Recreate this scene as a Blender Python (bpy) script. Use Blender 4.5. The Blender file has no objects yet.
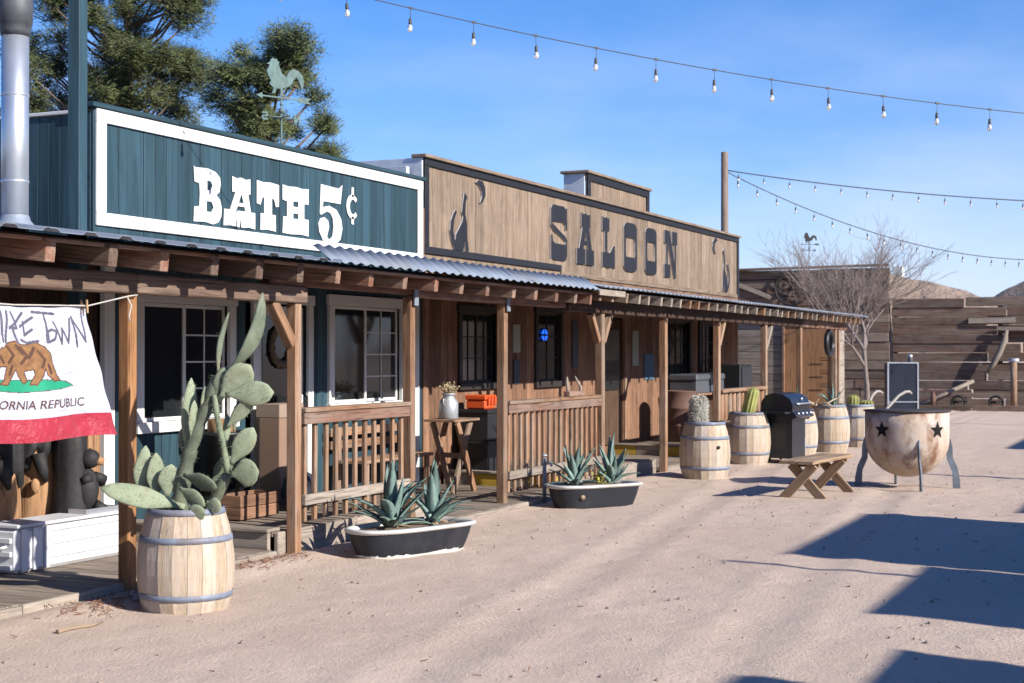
import bpy, bmesh, math, random
import numpy as np
from mathutils import Vector, Matrix
from mathutils.geometry import tessellate_polygon
R = math.radians
random.seed(7); np.random.seed(7)
sc = bpy.context.scene
col = sc.collection

# ------------------------------------------------------------------ camera, sky, sun, exposure
TH = R(24.613)
cd = bpy.data.cameras.new('camera'); cam = bpy.data.objects.new('camera', cd); col.objects.link(cam)
cd.sensor_width = 36; cd.lens = 52.03; cd.clip_start = .1; cd.clip_end = 6000
cam.location = (0, 0, 1.7)
pit = R(.484)
vd = Vector((math.cos(TH)*math.cos(pit), math.sin(TH)*math.cos(pit), math.sin(pit)))
cam.rotation_euler = vd.to_track_quat('-Z', 'Y').to_euler()
cd.dof.use_dof = True; cd.dof.focus_distance = 12.5; cd.dof.aperture_fstop = 4.0
sc.camera = cam
SUN_AZ = R(180+10); SUN_EL = R(27.3)      # compass-like angle from +Y towards +X
w = bpy.data.worlds.new('World'); sc.world = w; w.use_nodes = True
nt = w.node_tree; nt.nodes.clear()
sky = nt.nodes.new('ShaderNodeTexSky'); sky.sky_type = 'NISHITA'; sky.sun_disc = False
sky.sun_elevation = SUN_EL; sky.sun_rotation = SUN_AZ
sky.air_density = 1.0; sky.dust_density = 1.1; sky.ozone_density = 3.0; sky.altitude = 900
bg = nt.nodes.new('ShaderNodeBackground'); bg.inputs[1].default_value = .09
wo = nt.nodes.new('ShaderNodeOutputWorld')
# thin high cloud veil, drifting low over the horizon
tc = nt.nodes.new('ShaderNodeTexCoord'); mp = nt.nodes.new('ShaderNodeMapping'); mp.inputs[3].default_value = (1, 1, 3.5)
nz = nt.nodes.new('ShaderNodeTexNoise'); nz.inputs['Scale'].default_value = 3.2; nz.inputs['Detail'].default_value = 8; nz.inputs['Roughness'].default_value = .55
rp = nt.nodes.new('ShaderNodeMapRange'); rp.inputs[1].default_value = .42; rp.inputs[2].default_value = .72; rp.inputs[3].default_value = .25; rp.inputs[4].default_value = .85
sx = nt.nodes.new('ShaderNodeSeparateXYZ')
el = nt.nodes.new('ShaderNodeMapRange'); el.inputs[1].default_value = .02; el.inputs[2].default_value = .30; el.inputs[3].default_value = 1; el.inputs[4].default_value = 0
mu = nt.nodes.new('ShaderNodeMath'); mu.operation = 'MULTIPLY'
mx = nt.nodes.new('ShaderNodeMix'); mx.data_type = 'RGBA'; mx.inputs[7].default_value = (5.2, 5.9, 7.6, 1)
hs = nt.nodes.new('ShaderNodeHueSaturation'); hs.inputs['Saturation'].default_value = 1.36
L = nt.links.new
L(tc.outputs['Generated'], mp.inputs[0]); L(mp.outputs[0], nz.inputs[0]); L(nz.outputs[0], rp.inputs[0])
L(tc.outputs['Generated'], sx.inputs[0]); L(sx.outputs[2], el.inputs[0]); L(rp.outputs[0], mu.inputs[0]); L(el.outputs[0], mu.inputs[1])
L(sky.outputs[0], hs.inputs['Color']); tn_ = nt.nodes.new('ShaderNodeMix'); tn_.data_type = 'RGBA'; tn_.blend_type = 'MULTIPLY'; tn_.inputs[0].default_value = 1; tn_.inputs[7].default_value = (.96, .97, 1.22, 1)
L(hs.outputs[0], tn_.inputs[6]); L(tn_.outputs[2], mx.inputs[6]); L(mu.outputs[0], mx.inputs[0]); L(mx.outputs[2], bg.inputs[0]); L(bg.outputs[0], wo.inputs[0])
sd = bpy.data.lights.new('sun', 'SUN'); sd.energy = 5.0; sd.angle = R(.53); sd.color = (1, .95, .87)
sun = bpy.data.objects.new('sun', sd); col.objects.link(sun)
to_sun = Vector((math.sin(SUN_AZ)*math.cos(SUN_EL), math.cos(SUN_AZ)*math.cos(SUN_EL), math.sin(SUN_EL)))
sun.rotation_euler = to_sun.to_track_quat('Z', 'Y').to_euler(); sun.location = (0, 0, 30)
sc.view_settings.view_transform = 'Standard'; sc.view_settings.look = 'None'
sc.view_settings.gamma = 1; sc.view_settings.exposure = 0.8; sc.view_settings.use_curve_mapping = False

# ------------------------------------------------------------------ materials
MC = {}; KA = .70
def dim(c, k=KA): return tuple(v*k for v in c)
class N:
    def __init__(s, name):
        s.m = bpy.data.materials.new(name); s.m.use_nodes = True; s.t = s.m.node_tree; s.t.nodes.clear()
        s.o = s.n('ShaderNodeOutputMaterial'); s.b = s.n('ShaderNodeBsdfPrincipled'); s.l(s.b.outputs[0], s.o.inputs[0])
    def n(s, k, **kw):
        x = s.t.nodes.new(k)
        for a, b in kw.items(): setattr(x, a, b)
        return x
    def l(s, a, b): s.t.links.new(a, b)
    def coords(s, scale=(1, 1, 1), world=False, rnd=True):
        if world: c = s.n('ShaderNodeNewGeometry').outputs['Position']
        else: c = s.n('ShaderNodeTexCoord').outputs['Object']
        if rnd and not world:
            oi = s.n('ShaderNodeObjectInfo'); v = s.n('ShaderNodeVectorMath', operation='ADD')
            m = s.n('ShaderNodeMath', operation='MULTIPLY'); m.inputs[1].default_value = 37.3
            s.l(oi.outputs['Random'], m.inputs[0]); s.l(c, v.inputs[0]); s.l(m.outputs[0], v.inputs[1]); c = v.outputs[0]
        mp = s.n('ShaderNodeMapping'); mp.inputs[3].default_value = scale; s.l(c, mp.inputs[0]); return mp.outputs[0]
    def noise(s, c, scale, detail=4, rough=.6, dist=0):
        x = s.n('ShaderNodeTexNoise'); x.inputs['Scale'].default_value = scale; x.inputs['Detail'].default_value = detail
        x.inputs['Roughness'].default_value = rough; x.inputs['Distortion'].default_value = dist; s.l(c, x.inputs[0]); return x.outputs[0]
    def ramp(s, f, stops):
        x = s.n('ShaderNodeValToRGB'); e = x.color_ramp.elements
        while len(e) < len(stops): e.new(.5)
        for i, (p, c) in enumerate(stops): e[i].position = p; e[i].color = (*c, 1) if len(c) == 3 else c
        s.l(f, x.inputs[0]); return x.outputs[0]
    def rng(s, f, a, b, c, d):
        x = s.n('ShaderNodeMapRange'); 
        for i, v in enumerate((a, b, c, d)): x.inputs[i+1].default_value = v
        s.l(f, x.inputs[0]); return x.outputs[0]
    def mix(s, f, a, b, mode='MIX'):
        x = s.n('ShaderNodeMix', data_type='RGBA', blend_type=mode)
        for sock, v in ((x.inputs[0], f), (x.inputs[6], a), (x.inputs[7], b)):
            if hasattr(v, 'is_linked'): s.l(v, sock)
            elif isinstance(v, (int, float)): sock.default_value = v
            else: sock.default_value = (*v, 1)
        return x.outputs[2]
    def math(s, op, a, b=0):
        x = s.n('ShaderNodeMath', operation=op)
        for i, v in enumerate((a, b)):
            if hasattr(v, 'is_linked'): s.l(v, x.inputs[i])
            else: x.inputs[i].default_value = v
        return x.outputs[0]
    def rand(s): return s.n('ShaderNodeObjectInfo').outputs['Random']
    def vary(s, c, amt):
        h = s.n('ShaderNodeHueSaturation'); s.l(c, h.inputs['Color']); s.l(s.rng(s.rand(), 0, 1, 1-amt, 1+amt), h.inputs['Value']); return h.outputs[0]
    def bump(s, h, st, dist=.01):
        x = s.n('ShaderNodeBump'); x.inputs['Strength'].default_value = st; x.inputs['Distance'].default_value = dist
        s.l(h, x.inputs['Height']); s.l(x.outputs[0], s.b.inputs['Normal'])
    def color(s, c): s.l(c, s.b.inputs['Base Color'])
    def set(s, **k):
        for a, v in k.items(): s.b.inputs[a.replace('_', ' ')].default_value = v

def wood(name, dark, light, axis='Z', vary=.14, rough=.85, stain=.35, grey=None, bump=.5, knots=True, scale=1.):
    key = (name, axis)
    if key in MC: return MC[key]
    if name != 'barrel_oak': dark, light, grey = dim(dark), dim(light), grey and dim(grey)
    m = N(name+'_grain_'+axis.lower())
    ai = 'XYZ'.index(axis); scl = [22*scale]*3; scl[ai] = 1.3*scale
    g = m.noise(m.coords(tuple(scl)), 1.0, 6, .65, .6)
    scl2 = [5.]*3; scl2[ai] = .7
    p = m.noise(m.coords(tuple(scl2)), 1.0, 4, .6)
    c = m.ramp(g, [(.28, dark), (.5, tuple((a+b)/2 for a, b in zip(dark, light))), (.72, light)])
    if grey: c = m.mix(m.rng(p, .42, .62, 0, .85), c, grey)
    st = m.noise(m.coords((1.7, 1.7, 1.7)), 1.6, 5, .65)
    c = m.mix(m.rng(st, .5, .75, 0, stain), c, tuple(v*.45 for v in dark))
    sp = [90.]*3; sp[ai] = 2.5
    cr = m.noise(m.coords(tuple(sp)), 1.0, 2, .5)
    c = m.mix(m.rng(cr, .57, .68, 0, .3 if name == 'barrel_oak' else .75), c, tuple(v*.35 for v in dark))
    m.color(m.vary(c, vary)); m.set(Roughness=rough)
    m.b.inputs['Specular IOR Level'].default_value = .25
    m.bump(m.math('ADD', g, m.math('MULTIPLY', cr, -.6)), bump, .006)
    MC[key] = m.m; return m.m

def paint(name, base, axis='Z', wear=.25, under=(.18, .13, .1), vary=.08, rough=.6, streak=.25):
    key = (name, axis)
    if key in MC: return MC[key]
    base = dim(base, .8)
    m = N(name+'_paint_'+axis.lower())
    ai = 'XYZ'.index(axis); scl = [14.]*3; scl[ai] = .9
    g = m.noise(m.coords(tuple(scl)), 1, 6, .65, .4)
    c = m.ramp(g, [(.3, tuple(v*(1-streak) for v in base)), (.7, tuple(min(1, v*(1+streak*.6)) for v in base))])
    f = m.noise(m.coords((3, 3, 3)), 2.2, 8, .7)
    c = m.mix(m.rng(f, .66, .74, 0, wear), c, under)
    m.color(m.vary(c, vary)); m.set(Roughness=rough); m.b.inputs['Specular IOR Level'].default_value = .3
    m.bump(g, .35, .004); MC[key] = m.m; return m.m

def plain(name, c, rough=.6, metal=0, var=.12, scale=8, bump=.15, spec=.4, dirt=None):
    if name in MC: return MC[name]
    c = dim(c, .78)
    m = N(name); n = m.noise(m.coords(), scale, 6, .65)
    k = m.ramp(n, [(.3, tuple(v*(1-var) for v in c)), (.7, tuple(min(1, v*(1+var)) for v in c))])
    if dirt: k = m.mix(m.rng(m.noise(m.coords(), scale*.35, 7, .7), .5, .68, 0, .8), k, dirt)
    m.color(k); m.set(Roughness=rough, Metallic=metal); m.b.inputs['Specular IOR Level'].default_value = spec
    if bump: m.bump(n, bump, .004)
    MC[name] = m.m; return m.m

def glassy(name, c, rough=.06):
    if name in MC: return MC[name]
    m = N(name); m.set(Roughness=rough); m.b.inputs['Base Color'].default_value = (*c, 1); m.b.inputs['Specular IOR Level'].default_value = .5
    n = m.noise(m.coords((1, 1, 1)), 1.5, 2); m.bump(n, .04, .02); MC[name] = m.m; return m.m

POST = lambda a='Z': wood('post_timber', (.22, .11, .06), (.46, .27, .16), a, .18, grey=(.38, .29, .22), stain=.5)
POSTO = lambda a='Z': wood('orange_post_timber', (.26, .115, .045), (.54, .28, .125), a, .1, stain=.4)
OLDB = lambda a='X': wood('old_dark_beam', (.10, .06, .042), (.33, .24, .185), a, .2, grey=(.16, .10, .075), stain=.65)
GREYW = lambda a='X': wood('grey_weathered_timber', (.25, .20, .16), (.48, .41, .34), a, .16, stain=.35)
REDW = lambda a='X': wood('redwood_beam', (.16, .07, .045), (.38, .19, .125), a, .2, grey=(.34, .25, .20), stain=.55)
DECKW = lambda a='Y': wood('boardwalk_plank', (.24, .18, .14), (.44, .36, .29), a, .2, stain=.35)
BROWN = lambda a='Z': wood('brown_siding', (.18, .09, .052), (.38, .215, .135), a, .28, stain=.55)
TAN = lambda a='Z': wood('tan_sign_board', (.21, .145, .10), (.37, .28, .205), a, .16, stain=.45, scale=.9)
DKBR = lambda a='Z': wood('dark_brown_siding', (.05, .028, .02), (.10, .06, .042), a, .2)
GREEN = lambda a='Z': paint('teal_green_board', (.030, .069, .090), a, .6, (.014, .028, .036), .24, streak=.45)
WHITE = lambda a='X': paint('white_trim', (.78, .77, .74), a, .4, (.42, .36, .30), .05, streak=.14)
BLACK = lambda a='X': paint('black_trim', (.017, .0175, .022), a, .5, (.25, .18, .13), .1)
YELLOW = lambda a='Y': paint('yellow_step', (.55, .36, .05), a, .7, (.25, .19, .14), .1)
OAK = wood('barrel_oak', (.30, .225, .155), (.50, .395, .29), 'Z', .10, grey=(.43, .38, .33), stain=.3)
CARDD = 0
HOOP = plain('galvanised_hoop', (.23, .265, .34), .6, .15, .25, 9, dirt=(.16, .115, .09))
TIN = plain('galvanised_sheet', (.27, .31, .37), .65, .35, .18, 3, .1, dirt=(.2, .2, .2))
STEEL = plain('stovepipe_steel', (.66, .69, .73), .38, .75, .1, 4, .08, dirt=(.45, .47, .5))
IRON = plain('black_iron', (.03, .028, .028), .6, .3, .3, 10)
BLKPL = plain('black_plastic', (.018, .019, .022), .45, 0, .2, 6)
ENAMEL = plain('white_enamel', (.62, .62, .60), .4, 0, .08, 7, .08, dirt=(.30, .25, .21))
TUBBL = plain('black_tub_paint', (.014, .017, .025), .55, 0, .3, 6, .1, dirt=(.035, .033, .035))
GLASS = glassy('dark_window_glass', (.012, .014, .016))
CARD = plain('cardboard', (.27, .175, .125), .9, 0, .06, 3, .05)
VERD = plain('verdigris_copper', (.13, .20, .19), .8, .1, .3, 9, .2, dirt=(.12, .11, .11))
SOIL = plain('planter_soil', (.20, .135, .095), .95, 0, .35, 25, .8)
CABLE = plain('cable_black', (.075, .07, .07), .6)

def mat_sand():
    m = N('desert_sand')
    P = m.coords((1, 1, 1), world=True)
    a = m.noise(P, .35, 5, .6); b = m.noise(P, 3.2, 6, .65); c = m.noise(P, 38, 5, .7); d = m.noise(P, 160, 2, .6)
    k = m.ramp(a, [(.3, (.50, .385, .305)), (.7, (.57, .45, .365))])
    k = m.mix(m.rng(b, .42, .72, 0, .55), k, (.47, .355, .28))
    k = m.mix(m.rng(c, .52, .78, 0, .5), k, (.38, .285, .225))
    k = m.mix(m.rng(d, .62, .74, 0, .4), k, (.62, .53, .45))
    # tyre tread marks: soft bands crossing the street
    sp = m.n('ShaderNodeSeparateXYZ'); m.l(P, sp.inputs[0])
    wob = m.math('MULTIPLY', m.math('SUBTRACT', m.noise(P, .5, 2), .5), .9)
    tot = None
    for (off, slope) in ((1.55, .10), (2.75, .14), (.35, .05), (4.35, -.02)):
        yy = m.math('SUBTRACT', m.math('SUBTRACT', sp.outputs[1], m.math('MULTIPLY', sp.outputs[0], slope)), off)
        yy = m.math('ADD', yy, wob)
        mask = m.rng(m.math('ABSOLUTE', yy), .09, .17, 1, 0)
        ch = m.math('SINE', m.math('ADD', m.math('MULTIPLY', sp.outputs[0], 85), m.math('MULTIPLY', m.math('ABSOLUTE', yy), 60)))
        t = m.math('MULTIPLY', mask, m.math('ADD', m.math('MULTIPLY', ch, .3), -.35))
        tot = t if tot is None else m.math('ADD', tot, t)
    patch = m.rng(m.noise(P, .6, 3), .4, .62, 0, 1)
    tot = m.math('MULTIPLY', tot, patch)
    vor = m.n('ShaderNodeTexVoronoi'); vor.inputs['Scale'].default_value = 5.5; m.l(P, vor.inputs[0])
    foot = m.rng(vor.outputs['Distance'], 0, .42, -.5, .15)
    h = m.math('ADD', m.math('ADD', m.math('MULTIPLY', b, .9), m.math('MULTIPLY', c, .7)), m.math('ADD', m.math('MULTIPLY', d, .34), m.math('ADD', m.math('MULTIPLY', tot, .28), m.math('MULTIPLY', foot, .35))))
    m.color(k); m.set(Roughness=.97); m.b.inputs['Specular IOR Level'].default_value = .1
    m.bump(h, .75, .026); return m.m
SAND = mat_sand()
def leafmat(name, c1, c2, rough=.6, sheen=0, scale=6, trans=0):
    m = N(name); n = m.noise(m.coords(), scale, 4, .6)
    m.color(m.vary(m.ramp(n, [(.3, c1), (.7, c2)]), .22)); m.set(Roughness=rough); m.b.inputs['Specular IOR Level'].default_value = .3
    if name.startswith(('prickly', 'old_cactus')):
        vo = m.n('ShaderNodeTexVoronoi'); vo.inputs['Scale'].default_value = 34; m.l(m.coords(rnd=False), vo.inputs[0])
        bc = m.b.inputs['Base Color'].links[0].from_socket; m.color(m.mix(m.rng(vo.outputs['Distance'], .12, .24, .8, 0), bc, (.16, .12, .07)))
        br = m.noise(m.coords(), 2.2, 6, .7); bc = m.b.inputs['Base Color'].links[0].from_socket; m.color(m.mix(m.rng(br, .55, .7, 0, .55), bc, (.20, .17, .10)))
    m.bump(n, .15, .004); return m.m
PEAR = leafmat('prickly_pear_skin', (.15, .18, .115), (.245, .275, .185), .75)
PEARDK = leafmat('old_cactus_skin', (.075, .095, .065), (.145, .165, .115), .75)
AGAVE = leafmat('agave_leaf', (.07, .125, .105), (.185, .255, .23), .55, scale=9)
DEADLF = leafmat('dead_agave_leaf', (.16, .12, .08), (.30, .24, .17), .8)
NEEDLE = leafmat('pine_needles', (.065, .085, .03), (.15, .165, .068), .7, scale=1.2)
BARK = wood('pine_bark', (.12, .085, .07), (.26, .2, .17), 'Z', .1)
TWIG = plain('bare_twig_bark', (.22, .175, .16), .9, 0, .3, 12)

# ------------------------------------------------------------------ mesh helpers
WM = {}
def tag(o, label, cat, group=None, kind=None):
    if label: o['label'] = label
    if cat: o['category'] = cat
    if group: o['group'] = group
    if kind: o['kind'] = kind
    return o
def thing(name, label, cat, loc=(0, 0, 0), rz=0, group=None):
    o = bpy.data.objects.new(name, None); col.objects.link(o); o.empty_display_size = .2
    o.location = loc; o.rotation_euler = (0, 0, rz); WM[o] = Matrix.Translation(loc) @ Matrix.Rotation(rz, 4, 'Z')
    return tag(o, label, cat, group)
def link(name, me, mat, parent=None, M=None, local=False):
    """mesh object; M is its world matrix (or, with local, its matrix in the parent's frame)"""
    o = bpy.data.objects.new(name, me); col.objects.link(o)
    if mat is not None and not me.materials: me.materials.append(mat)
    elif mat is not None and me.materials[0] != mat:
        o.material_slots[0].link = 'OBJECT'; o.material_slots[0].material = mat
    M = M or Matrix.Identity(4)
    if parent is not None:
        if local: M = WM[parent] @ M
        o.parent = parent; o.matrix_parent_inverse = WM[parent].inverted()
    o.matrix_basis = M; WM[o] = M
    return o
class MB:
    def __init__(s): s.v = []; s.f = []; s.sm = []
    def add(s, vs, fs, smooth=False):
        k = len(s.v); s.v += [tuple(v) for v in vs]; s.f += [tuple(i+k for i in f) for f in fs]; s.sm += [smooth]*len(fs); return s
    def box(s, x0, x1, y0, y1, z0, z1):
        return s.add([(x0, y0, z0), (x1, y0, z0), (x1, y1, z0), (x0, y1, z0), (x0, y0, z1), (x1, y0, z1), (x1, y1, z1), (x0, y1, z1)],
                     [(0, 3, 2, 1), (4, 5, 6, 7), (0, 1, 5, 4), (1, 2, 6, 5), (2, 3, 7, 6), (3, 0, 4, 7)])
    def bar(s, a, b, w, h, up=(0, 0, 1)):
        a, b = Vector(a), Vector(b); d = (b-a).normalized(); u = Vector(up)
        if abs(d.dot(u)) > .98: u = Vector((0, 1, 0))
        r = d.cross(u).normalized(); u = r.cross(d)
        vs = [p+r*i*w/2+u*j*h/2 for p in (a, b) for i, j in ((-1, -1), (1, -1), (1, 1), (-1, 1))]
        return s.add(vs, [(0, 1, 2, 3), (7, 6, 5, 4), (0, 4, 5, 1), (1, 5, 6, 2), (2, 6, 7, 3), (3, 7, 4, 0)])
    def tube(s, pts, rad, n=8, cap=True):
        pts = [Vector(p) for p in pts]; rad = rad if isinstance(rad, (list, tuple)) else [rad]*len(pts)
        vs = []; fs = []; prev = None
        for i, p in enumerate(pts):
            d = (pts[min(i+1, len(pts)-1)]-pts[max(i-1, 0)]).normalized()
            if prev is None: prev = d.orthogonal().normalized()
            u = (prev-d*prev.dot(d)); u = u.normalized() if u.length > 1e-6 else d.orthogonal().normalized(); prev = u; w_ = d.cross(u)
            vs += [p+(u*math.cos(2*math.pi*k/n)+w_*math.sin(2*math.pi*k/n))*rad[i] for k in range(n)]
        for i in range(len(pts)-1):
            for k in range(n): a = i*n+k; b = i*n+(k+1) % n; fs.append((a, b, b+n, a+n))
        if cap: fs += [tuple(range(n-1, -1, -1)), tuple(range((len(pts)-1)*n, len(pts)*n))]
        return s.add(vs, fs, True)
    def lathe(s, prof, n=24, cap=True, smooth=True, c=(0, 0)):
        vs = [(c[0]+r*math.cos(2*math.pi*k/n), c[1]+r*math.sin(2*math.pi*k/n), z) for r, z in prof for k in range(n)]; fs = []
        for i in range(len(prof)-1):
            for k in range(n): a = i*n+k; b = i*n+(k+1) % n; fs.append((a, b, b+n, a+n))
        if cap: fs += [tuple(range(n-1, -1, -1)), tuple(range((len(prof)-1)*n, len(prof)*n))]
        return s.add(vs, fs, smooth)
    def blob(s, c, r, n=10, m=6, jit=0):
        vs = []; 
        for i in range(m+1):
            t = math.pi*i/m
            for k in range(n):
                q = 1+random.uniform(-jit, jit)
                vs.append((c[0]+r[0]*math.sin(t)*math.cos(2*math.pi*k/n)*q, c[1]+r[1]*math.sin(t)*math.sin(2*math.pi*k/n)*q, c[2]-r[2]*math.cos(t)*q))
        fs = [(i*n+k, i*n+(k+1) % n, (i+1)*n+(k+1) % n, (i+1)*n+k) for i in range(m) for k in range(n)]
        return s.add(vs, fs, True)
    def mesh(s, name):
        me = bpy.data.meshes.new(name); me.from_pydata(s.v, [], s.f); me.polygons.foreach_set('use_smooth', s.sm); me.update(); return me
    def build(s, name, mat, parent=None, M=None, local=False): return link(name, s.mesh(name), mat, parent, M, local)
BC = {}
def cbox_mesh(dx, dy, dz, b=.004):
    key = tuple(round(v, 3) for v in (dx, dy, dz, b))
    if key in BC: return BC[key]
    dx, dy, dz = [v/2 for v in key[:3]]; b = min(b, dx*.4, dy*.4, dz*.4); vs = []; ix = {}
    for sx_ in (-1, 1):
        for sy in (-1, 1):
            for sz in (-1, 1):
                for a in range(3):
                    e = [dx-b, dy-b, dz-b]; e[a] += b
                    ix[(sx_, sy, sz, a)] = len(vs); vs.append((sx_*e[0], sy*e[1], sz*e[2]))
    fs = []
    for a in range(3):
        p, q = (a+1) % 3, (a+2) % 3
        for sg in (-1, 1):
            f = []
            for (i, j) in ((-1, -1), (1, -1), (1, 1), (-1, 1)):
                t = [0]*3; t[a] = sg; t[p] = i; t[q] = j; f.append(ix[(*t, a)])
            fs.append(tuple(f if sg > 0 else f[::-1]))
    for a in range(3):
        p, q = (a+1) % 3, (a+2) % 3
        for i in (-1, 1):
            for j in (-1, 1):
                f = []
                for (t, ax) in ((-1, p), (1, p), (1, q), (-1, q)):
                    c = [0]*3; c[a] = t; c[p] = i; c[q] = j; f.append(ix[(*c, ax)])
                fs.append(tuple(f if i*j < 0 else f[::-1]))
    for k in [(a, b2, c) for a in (-1, 1) for b2 in (-1, 1) for c in (-1, 1)]:
        f = [ix[(*k, 0)], ix[(*k, 1)], ix[(*k, 2)]]; fs.append(tuple(f if k[0]*k[1]*k[2] > 0 else f[::-1]))
    me = bpy.data.meshes.new('timber'); me.from_pydata(vs, [], fs); me.update(); BC[key] = me; return me
def piece(name, mat, parent, c, d, rot=None, b=.004, local=False):
    M = Matrix.Translation(c)
    if rot is not None: M = M @ rot
    return link(name, cbox_mesh(*d, b), mat, parent, M, local)
def span(name, mat, parent, x0, x1, y0, y1, z0, z1, b=.004, rot=None):
    return piece(name, mat, parent, ((x0+x1)/2, (y0+y1)/2, (z0+z1)/2), (x1-x0, y1-y0, z1-z0), rot, b)
def Ry(a): return Matrix.Rotation(a, 4, 'Y')
def Rx(a): return Matrix.Rotation(a, 4, 'X')
def Rz(a): return Matrix.Rotation(a, 4, 'Z')
def beam(name, mat, parent, a, b, w_, h, bev=.004, up=(0, 0, 1)):
    """a bevelled timber from a to b; its length runs along its own X"""
    a, b = Vector(a), Vector(b); d = b-a; L_ = d.length; d.normalize(); u = Vector(up)
    if abs(d.dot(u)) > .98: u = Vector((0, 1, 0))
    r = u.cross(d).normalized(); u = d.cross(r)
    M = Matrix(((d.x, r.x, u.x, 0), (d.y, r.y, u.y, 0), (d.z, r.z, u.z, 0), (0, 0, 0, 1)))
    return link(name, cbox_mesh(L_, w_, h, bev), mat, parent, Matrix.Translation((a+b)/2) @ M)
def flat_mesh(shapes, thick, fn):
    """shapes: list of [outer, hole, ...] in 2-D; extruded by thick; fn maps (x, y, d) to a point"""
    mb = MB()
    for polys in shapes:
        polys = [[Vector((x, y, 0)) for x, y in p] for p in polys]
        tris = tessellate_polygon(polys); pts = [p for q in polys for p in q]; n = len(pts)
        vs = [fn(p.x, p.y, thick) for p in pts]+[fn(p.x, p.y, 0) for p in pts]
        fs = []
        for t in tris:
            a, b, c = (pts[i] for i in t)
            t = tuple(t) if (b-a).cross(c-a).z > 0 else tuple(t[::-1])
            fs += [t, tuple(i+n for i in t[::-1])]
        k = 0
        for qi, q in enumerate(polys):
            area = sum(q[i].x*q[(i+1) % len(q)].y-q[(i+1) % len(q)].x*q[i].y for i in range(len(q)))
            rev = (area > 0) != (qi == 0)
            for i in range(len(q)):
                a, b = k+i, k+(i+1) % len(q); fs.append((b, a, a+n, b+n) if rev else (a, b, b+n, a+n)[::-1])
            k += len(q)
        mb.add(vs, fs)
    return mb
def place(poly, x, y, w_, h): return [[(x+px*w_, y+py*h) for px, py in p] for p in poly]
def ring(cx, cy, rx, ry, n=20, a0=0, a1=360): return [(cx+rx*math.cos(R(a0+(a1-a0)*i/n)), cy+ry*math.sin(R(a0+(a1-a0)*i/n))) for i in range(n + (0 if a1-a0 == 360 else 1))]
def copy_thing(root, loc, rz=0, scale=1):
    r = root.copy(); col.objects.link(r); r.location = loc; r.rotation_euler = (0, 0, rz); r.scale = (scale,)*3
    WM[r] = Matrix.Translation(loc) @ Matrix.Rotation(rz, 4, 'Z') @ Matrix.Scale(scale, 4)
    for ch in [o for o in WMK() if o.parent == root]:
        c = ch.copy(); col.objects.link(c); c.parent = r; WM[c] = WM[ch]
        for g in [o for o in WMK() if o.parent == ch]:
            d = g.copy(); col.objects.link(d); d.parent = c; WM[d] = WM[g]
    return r
def WMK(): return list(WM.keys())
def vnoise(x, y, s, seed=0):
    rs = np.random.RandomState(seed); T = rs.rand(128, 128)
    X = x*s; Y = y*s; i = np.floor(X).astype(int); j = np.floor(Y).astype(int); fx = X-i; fy = Y-j
    fx = fx*fx*(3-2*fx); fy = fy*fy*(3-2*fy); g = lambda a, b: T[a % 128, b % 128]
    return (g(i, j)*(1-fx)+g(i+1, j)*fx)*(1-fy)+(g(i, j+1)*(1-fx)+g(i+1, j+1)*fx)*fy-.5

# ------------------------------------------------------------------ ground and hills
YW = 8.64; YP = 6.9                        # wall plane and post line
def grow(a, b, st, far, k=1.28):
    mid = list(np.arange(a, b, st)); out = []; d = st; v = b
    while v < far: out.append(v); d *= k; v += d
    lo = []; d = st; v = a-st
    while v > -far: lo.append(v); d *= k; v -= d
    return np.array(sorted(lo)+mid+out+[far]+[-far])
def gz(x, y):
    x = np.asarray(x, float); y = np.asarray(y, float)
    h = vnoise(x, y, .45, 1)*.03+vnoise(x, y, 1.7, 2)*.010+vnoise(x, y, 5, 3)*.012+vnoise(x, y, 11, 4)*.006
    for off, sl in ((1.55, .10), (2.75, .14)):
        yy = np.abs(y-x*sl-off); h -= .012*np.exp(-(yy/.16)**2)-.008*np.exp(-((yy-.3)/.1)**2)
    h += .05*np.exp(-((y-6.72)/.22)**2)*(x < 33)*(.5+vnoise(x, y, .8, 9))
    inside = 1/(1+np.exp(-(y-7.0)*18)); h = h*(1-inside)-.03*inside*(np.abs(x) < 60)
    return np.where(np.hypot(x, y) > 60, h*.3-.0, h)
xs = np.unique(grow(5.5, 24, .075, 1800)); ys = np.unique(grow(-.8, 7.2, .075, 1800))
GX, GY = np.meshgrid(xs, ys, indexing='ij'); GZ = gz(GX, GY); nx, ny = GX.shape
vs = np.stack([GX.ravel(), GY.ravel(), GZ.ravel()], 1)
i, j = np.meshgrid(np.arange(nx-1), np.arange(ny-1), indexing='ij'); a = (i*ny+j).ravel()
fs = np.stack([a, a+ny, a+ny+1, a+1], 1)
me = bpy.data.meshes.new('ground'); me.from_pydata(vs.tolist(), [], fs.tolist()); me.polygons.foreach_set('use_smooth', [True]*len(fs)); me.update()
tag(link('ground', me, SAND), None, None, kind='structure')

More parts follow.
